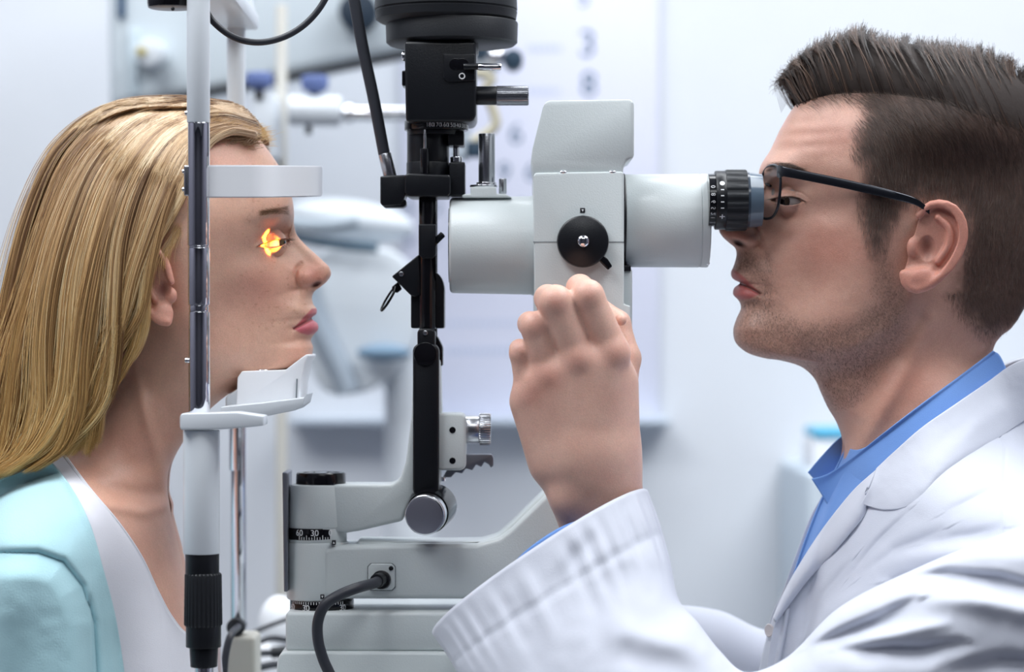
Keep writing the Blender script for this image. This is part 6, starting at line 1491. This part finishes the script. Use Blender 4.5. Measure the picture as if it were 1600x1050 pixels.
cloth_patch('shirt_collar', [colU, colM, colL], 110, 30, w_coll, M_SHIRT, man, .0016, False)
fU = [(1552, 548), (1460, 610), (1390, 650), (1335, 672), (1312, 684), (1284, 712), (1262, 738)]
fL = [(1574, 580), (1470, 650), (1400, 695), (1350, 725), (1330, 738), (1306, 756), (1284, 762)]
def far_patch(name, edges, wv, m, par, thick=.0016):
    E = np.array([arc_resample(spline(e, 120), 100) for e in edges]); G_ = hermite(np.linspace(0, 1, len(edges)), E, np.linspace(0, 1, 24))
    w = np.interp(np.linspace(0, 1, 100), np.linspace(0, 1, len(wv)), wv)[None] + 0 * G_[..., 0]
    y = w / 2000; s = (D + y) / D / 2000
    A = np.stack([(G_[..., 0] - 800) * s, y, ZC - (G_[..., 1] - 525) * s], -1)
    o = link_mesh(name, mesh_np(name, A.reshape(-1, 3), grid_faces(24, 100, 0, True)), m, par); md = o.modifiers.new('thickness', 'SOLIDIFY'); md.thickness = thick; return o
far_patch('shirt_collar', [fU, fL], [100, 112, 112, 96, 70, 40, 16], M_SHIRT, man)

# coat body
def w_body(X, Y, u, v):
    w = sm_near(np.minimum(X, 1740), Y, 20); w = np.maximum(w, 34)
    w = w + coat_folds(X, Y)
    d, f, s = dist_poly(X, Y, np.array([(1556, 672), (1570, 700), (1568, 760), (1566, 860)])); w = w - 2.2 * np.exp(-(d / 2.2) ** 2)
    return w
b0 = [(1700, 600), (1600, 600), (1520, 640), (1440, 690), (1390, 735), (1340, 790), (1290, 850), (1248, 905), (1214, 965), (1200, 1030), (1192, 1150)]
b1 = [(1720, 640), (1620, 660), (1550, 700), (1480, 745), (1420, 790), (1372, 840), (1325, 895), (1285, 945), (1255, 1000), (1240, 1060), (1230, 1150)]
b2 = [(1760, 740), (1680, 760), (1600, 790), (1540, 820), (1480, 850), (1430, 885), (1380, 930), (1340, 980), (1310, 1030), (1300, 1080), (1290, 1150)]
b3 = [(1780, 860), (1720, 880), (1660, 900), (1600, 920), (1560, 945), (1520, 970), (1480, 1000), (1450, 1040), (1430, 1080), (1420, 1110), (1410, 1150)]
cloth_patch('coat_body', [b0, b1, b2, b3], 260, 200, w_body, M_COAT, man, .0016, True)
# collar leaf, lying on the shoulder
cI = [(1640, 556), (1592, 566), (1545, 596), (1490, 634), (1440, 670), (1400, 706), (1371, 734)]
cM_ = [(1660, 590), (1604, 606), (1556, 640), (1502, 680), (1452, 716), (1408, 750), (1360, 762)]
cO = [(1670, 640), (1618, 648), (1562, 682), (1506, 716), (1464, 748), (1428, 788), (1384, 797), (1346, 787)]
def w_leaf(X, Y, u, v):
    w = sm_near(np.minimum(X, 1740), Y, 20) + 6 * np.sin(PI * v ** .7) + 6 - 2 * v
    d, f, s = dist_poly(X, Y, np.array([(1560, 640), (1500, 690), (1455, 728)])); w = w + 3.5 * np.exp(-(d / 14) ** 2)
    return w + 1.6 * noise2(X, Y, 71, 34, 3)
cloth_patch('coat_collar', [cI, cM_, cO], 150, 50, w_leaf, M_COAT, man, .003, True)
# lapel
lI = [(1372, 734), (1340, 762), (1312, 795), (1284, 832), (1256, 875), (1230, 920), (1210, 965)]
lM = [(1358, 760), (1342, 790), (1312, 826), (1284, 858), (1256, 896), (1232, 932), (1210, 968)]
lO = [(1345, 786), (1352, 798), (1326, 836), (1302, 864), (1264, 902), (1236, 938), (1211, 972)]
def w_lap(X, Y, u, v): return sm_near(X, Y, 24) * sstep(-.3, .35, v + .4 * (1 - u)) + 10 * np.sin(PI * v) + 5 + 1.5 * noise2(X, Y, 73, 30, 2)
cloth_patch('lapel', [lI, lM, lO], 120, 30, w_lap, M_COAT, man, .0026, False)
# far lapel and front edge seen past the shirt
gI = [(1300, 745), (1284, 775), (1266, 808), (1246, 860), (1226, 915), (1208, 965), (1192, 1030), (1180, 1120)]
gO = [(1322, 765), (1312, 800), (1290, 850), (1266, 890), (1240, 935), (1222, 985), (1212, 1040), (1204, 1120)]
far_patch('lapel', [gI, gO], [30, 34, 36, 34, 26, 18, 12, 10], M_COAT, man, .002)
# front edge with its button
pI = [(1211, 962), (1202, 990), (1194, 1020), (1186, 1060), (1180, 1130)]; pO = [(1232, 950), (1226, 990), (1220, 1020), (1214, 1060), (1208, 1130)]
cloth_patch('front_edge', [pI, pO], 40, 12, lambda X, Y, u, v: 6 + 34 * v, M_COAT, man, .003, False)
q = P(1203.5, 985, -.010)
mb = MB(); mb.lathe([(0, R(8)), (R(1), R(10)), (R(2.5), R(10.5)), (R(3.5), R(9)), (R(2.6), R(6)), (R(2.6), R(1))], q, (-.80, -.6, .05), 40); bt = mb.build('coat_button', mat('pearl_button', rgb(216, 208, 208), .3, coat=.4), man)

# sleeves from rings: left edge, right edge (px), depth of the centre, half depth, near side bow (px)
def sleeve(name, rings, m, parent, nt=180, ns=220, thick=.0018, disp=None, cap=None):
    Rg = np.array([[*l, *r, y, b, *bow] for (l, r, y, b, bow) in rings], float)
    t = np.concatenate([[0], np.cumsum(np.linalg.norm(np.diff((Rg[:, :2] + Rg[:, 2:4]) / 2, axis=0), axis=1))]); q = np.linspace(0, t[-1], ns)
    Q = hermite(t, Rg, q); th = np.linspace(0, 2 * PI, nt + 1)[None]
    c = np.sign(np.cos(th)) * np.abs(np.cos(th)) ** .9; s_ = np.sign(np.sin(th)) * np.abs(np.sin(th)) ** .9
    cx = (Q[:, 0:1] + Q[:, 2:3]) / 2; cy = (Q[:, 1:2] + Q[:, 3:4]) / 2; ax = (Q[:, 2:3] - Q[:, 0:1]) / 2; ay = (Q[:, 3:4] - Q[:, 1:2]) / 2
    px = cx + ax * c + Q[:, 6:7] * s_; py = cy + ay * c + Q[:, 7:8] * s_; y = Q[:, 4:5] - Q[:, 5:6] * s_
    if disp is not None:
        dd, ex, ey = disp(px, py, c, s_, q[:, None] / t[-1], th); y = y - dd / 2000 * np.where(s_ > 0, 1, -.5); px = px + ex; py = py + ey
    s = (D + y) / D / 2000; A = np.stack([(px - 800) * s, y, ZC - (py - 525) * s], -1)
    o = link_mesh(name, mesh_np(name, A.reshape(-1, 3), grid_faces(ns, nt + 1)), m, parent); md = o.modifiers.new('thickness', 'SOLIDIFY'); md.thickness = thick; md.offset = -1
    b = bmesh.new(); b.from_mesh(o.data); bmesh.ops.remove_doubles(b, verts=b.verts, dist=1e-6); bmesh.ops.recalc_face_normals(b, faces=b.faces); b.to_mesh(o.data); b.free(); o.data.polygons.foreach_set('use_smooth', [True] * len(o.data.polygons))
    return o
SL = [((676, 991), (1012, 766), -.098, .043, (-14, -20)), ((696, 1020), (1026, 804), -.105, .047, (-10, -14)), ((722, 1062), (1045, 868), -.118, .052, (-4, -6)), ((775, 1130), (1060, 935), -.14, .056, (0, 0)),
      ((860, 1210), (1090, 972), -.158, .058, (0, 0)), ((985, 1290), (1126, 1018), -.17, .060, (0, 0)), ((1130, 1330), (1165, 1050), -.176, .062, (0, 0)), ((1270, 1310), (1225, 1030), -.176, .064, (0, 0)),
      ((1420, 1270), (1310, 950), -.172, .066, (0, 0)), ((1570, 1210), (1440, 884), -.162, .068, (0, 0)), ((1730, 1130), (1600, 820), -.145, .070, (0, 0)), ((1860, 1050), (1720, 770), -.13, .07, (0, 0))]
def d_sleeve(px, py, c, s_, v, th):
    ed = v / .045
    gat = (2.6 * np.sin(th * 26 + 2 * np.sin(th * 5)) + 1.8 * np.sin(th * 41 + 1)) * np.exp(-((ed - 1.0) / .9) ** 2) * sstep(0, .35, ed)
    hem = -3.2 * np.exp(-((ed - 1.25) / .10) ** 2)
    w = gat + hem + 4.5 * noise2(px, py, 83, 70, 3) + 2.5 * noise2(px * .8 + py, py - px, 84, 90, 2)
    for pl, a, b in [([(940, 830), (900, 870), (880, 905)], -7, 16), ([(800, 930), (830, 1000), (850, 1050)], -4, 26), ([(960, 1020), (1040, 1040), (1100, 1060)], -8, 22), ([(960, 985), (1040, 1000), (1090, 1015)], 9, 20), ([(900, 900), (930, 960), (935, 1030)], -4, 22), ([(1010, 860), (1000, 930), (1030, 980)], 4, 22)]:
        d, f, s = dist_poly(px, py, np.array(pl)); w = w + a * np.exp(-(d / b) ** 2) * np.sin(PI * np.clip(.1 + .8 * f, 0, 1))
    w = w + coat_folds(px, py) * sstep(1180, 1300, px)
    return w * (s_ > -.2), .35 * gat, .35 * gat
sleeve('coat_sleeve', SL, M_COAT, man, disp=d_sleeve)
sleeve('shirt_cuff', [((795, 906), (921, 818), -.094, .030, (-14, -19)), ((826, 945), (950, 862), -.10, .032, (-8, -10)), ((880, 1020), (990, 930), -.12, .034, (0, 0))], M_SHIRT, man, 80, 40, .0016)
SF = [((1010, 1220), (960, 1010), .11, .05, (0, 0)), ((1080, 1180), (1040, 950), .12, .052, (0, 0)), ((1160, 1180), (1120, 953), .13, .054, (0, 0)), ((1260, 1190), (1200, 985), .13, .056, (0, 0)), ((1380, 1180), (1320, 960), .12, .06, (0, 0)), ((1560, 1100), (1480, 860), .11, .06, (0, 0))]
sleeve('coat_sleeve', SF, M_COAT, man, 100, 90, .0018)

# ------------------------------------------------------------------ glasses
gl = thing('eyeglasses', 'dark metal framed glasses worn by the man at the eyepiece', 'glasses', loc=P(1210, 300, 0))
M_GFRAME = mat('glasses_frame', (.02, .022, .03), .28, .6, coat=.3)
M_GMETAL = mat('glasses_metal', rgb(120, 140, 165), .25, 1.0)
for sd in (-1, 1):
    # lens plane nearly across the view: centre depth +-.032, seen edge on, turned a little
    yc_ = -.034; c0 = P(1203, 300, yc_); c0.y = sd * .034
    ux = Vector((-.0035 , -sd * -.0225, 0)); uz = Vector((.0015, 0, .0205))
    ring = []
    for a in np.linspace(0, 2 * PI, 72):
        cc = math.copysign(abs(math.cos(a)) ** .75, math.cos(a)); ss = math.copysign(abs(math.sin(a)) ** .75, math.sin(a))
        ring.append(c0 + Vector((.0055 * cc, sd * .0235 * cc, 0)) + uz * ss)
    mb = MB(); mb.tube(ring, .0011, 10, cap=False); rm = mb.build('rim', M_GFRAME, gl)
    b = bmesh.new(); b.faces.new([b.verts.new(c0 + (v - c0) * .985) for v in ring[:-1]]); r_ = bmesh.ops.extrude_face_region(b, geom=list(b.faces))
    for g_ in r_['geom']:
        if isinstance(g_, bmesh.types.BMVert): g_.co += Vector((.0012, 0, 0))
    bmesh.ops.recalc_face_normals(b, faces=b.faces)
    MB().add(b).build('lens', mat('lens_glass', (.93, .95, .97), .02, trans=1.0, ior=1.12), rm)
    # temple arm
    tp = [(1214, 268, 108), (1222, 268, 122), (1234, 270, 128), (1290, 281, 141), (1350, 294, 152), (1400, 306, 157), (1432, 316, 157), (1452, 330, 153)]
    c = spline([tuple(P(x, y, -w / 2000)) for x, y, w in tp], 60)
    b = bmesh.new(); rings = []
    for i, p in enumerate(c):
        h = np.interp(i / 59, [0, .05, .12, .6, 1], [.0042, .0050, .0036, .0034, .0022]); th_ = np.interp(i / 59, [0, .1, 1], [.0012, .0010, .0013])
        q = Vector(p); q.y *= -sd if sd > 0 else 1
        rings.append([b.verts.new(q + Vector((0, dy * th_, dz * h))) for dy, dz in ((-1, -.8), (-1, .8), (-.6, 1), (.6, 1), (1, .8), (1, -.8), (.6, -1), (-.6, -1))])
    for a_, b_ in zip(rings[:-1], rings[1:]):
        for k in range(8): b.faces.new((a_[k], a_[(k + 1) % 8], b_[(k + 1) % 8], b_[k]))
    b.faces.new(rings[0][::-1]); b.faces.new(rings[-1]); bmesh.ops.recalc_face_normals(b, faces=b.faces)
    MB().add(b).build('temple', M_GFRAME, gl)
mb = MB(); mb.tube([Vector(p) for p in spline([tuple(P(1201, 292, 0) + Vector((0.001, -.0115, 0))), tuple(P(1193, 286, 0)), tuple(P(1201, 292, 0) + Vector((0.001, .0115, 0)))], 16)], .0011, 8); mb.build('bridge', M_GFRAME, gl)
for sd in (-1, 1):
    mb = MB(); mb.sphere(P(1204, 302, 0) + Vector((.002, sd * .0085, 0)), .0035, (.45, .3, 1)); mb.build('nose_pad', mat('nose_pad', (.8, .8, .8), .2, trans=.6), gl)
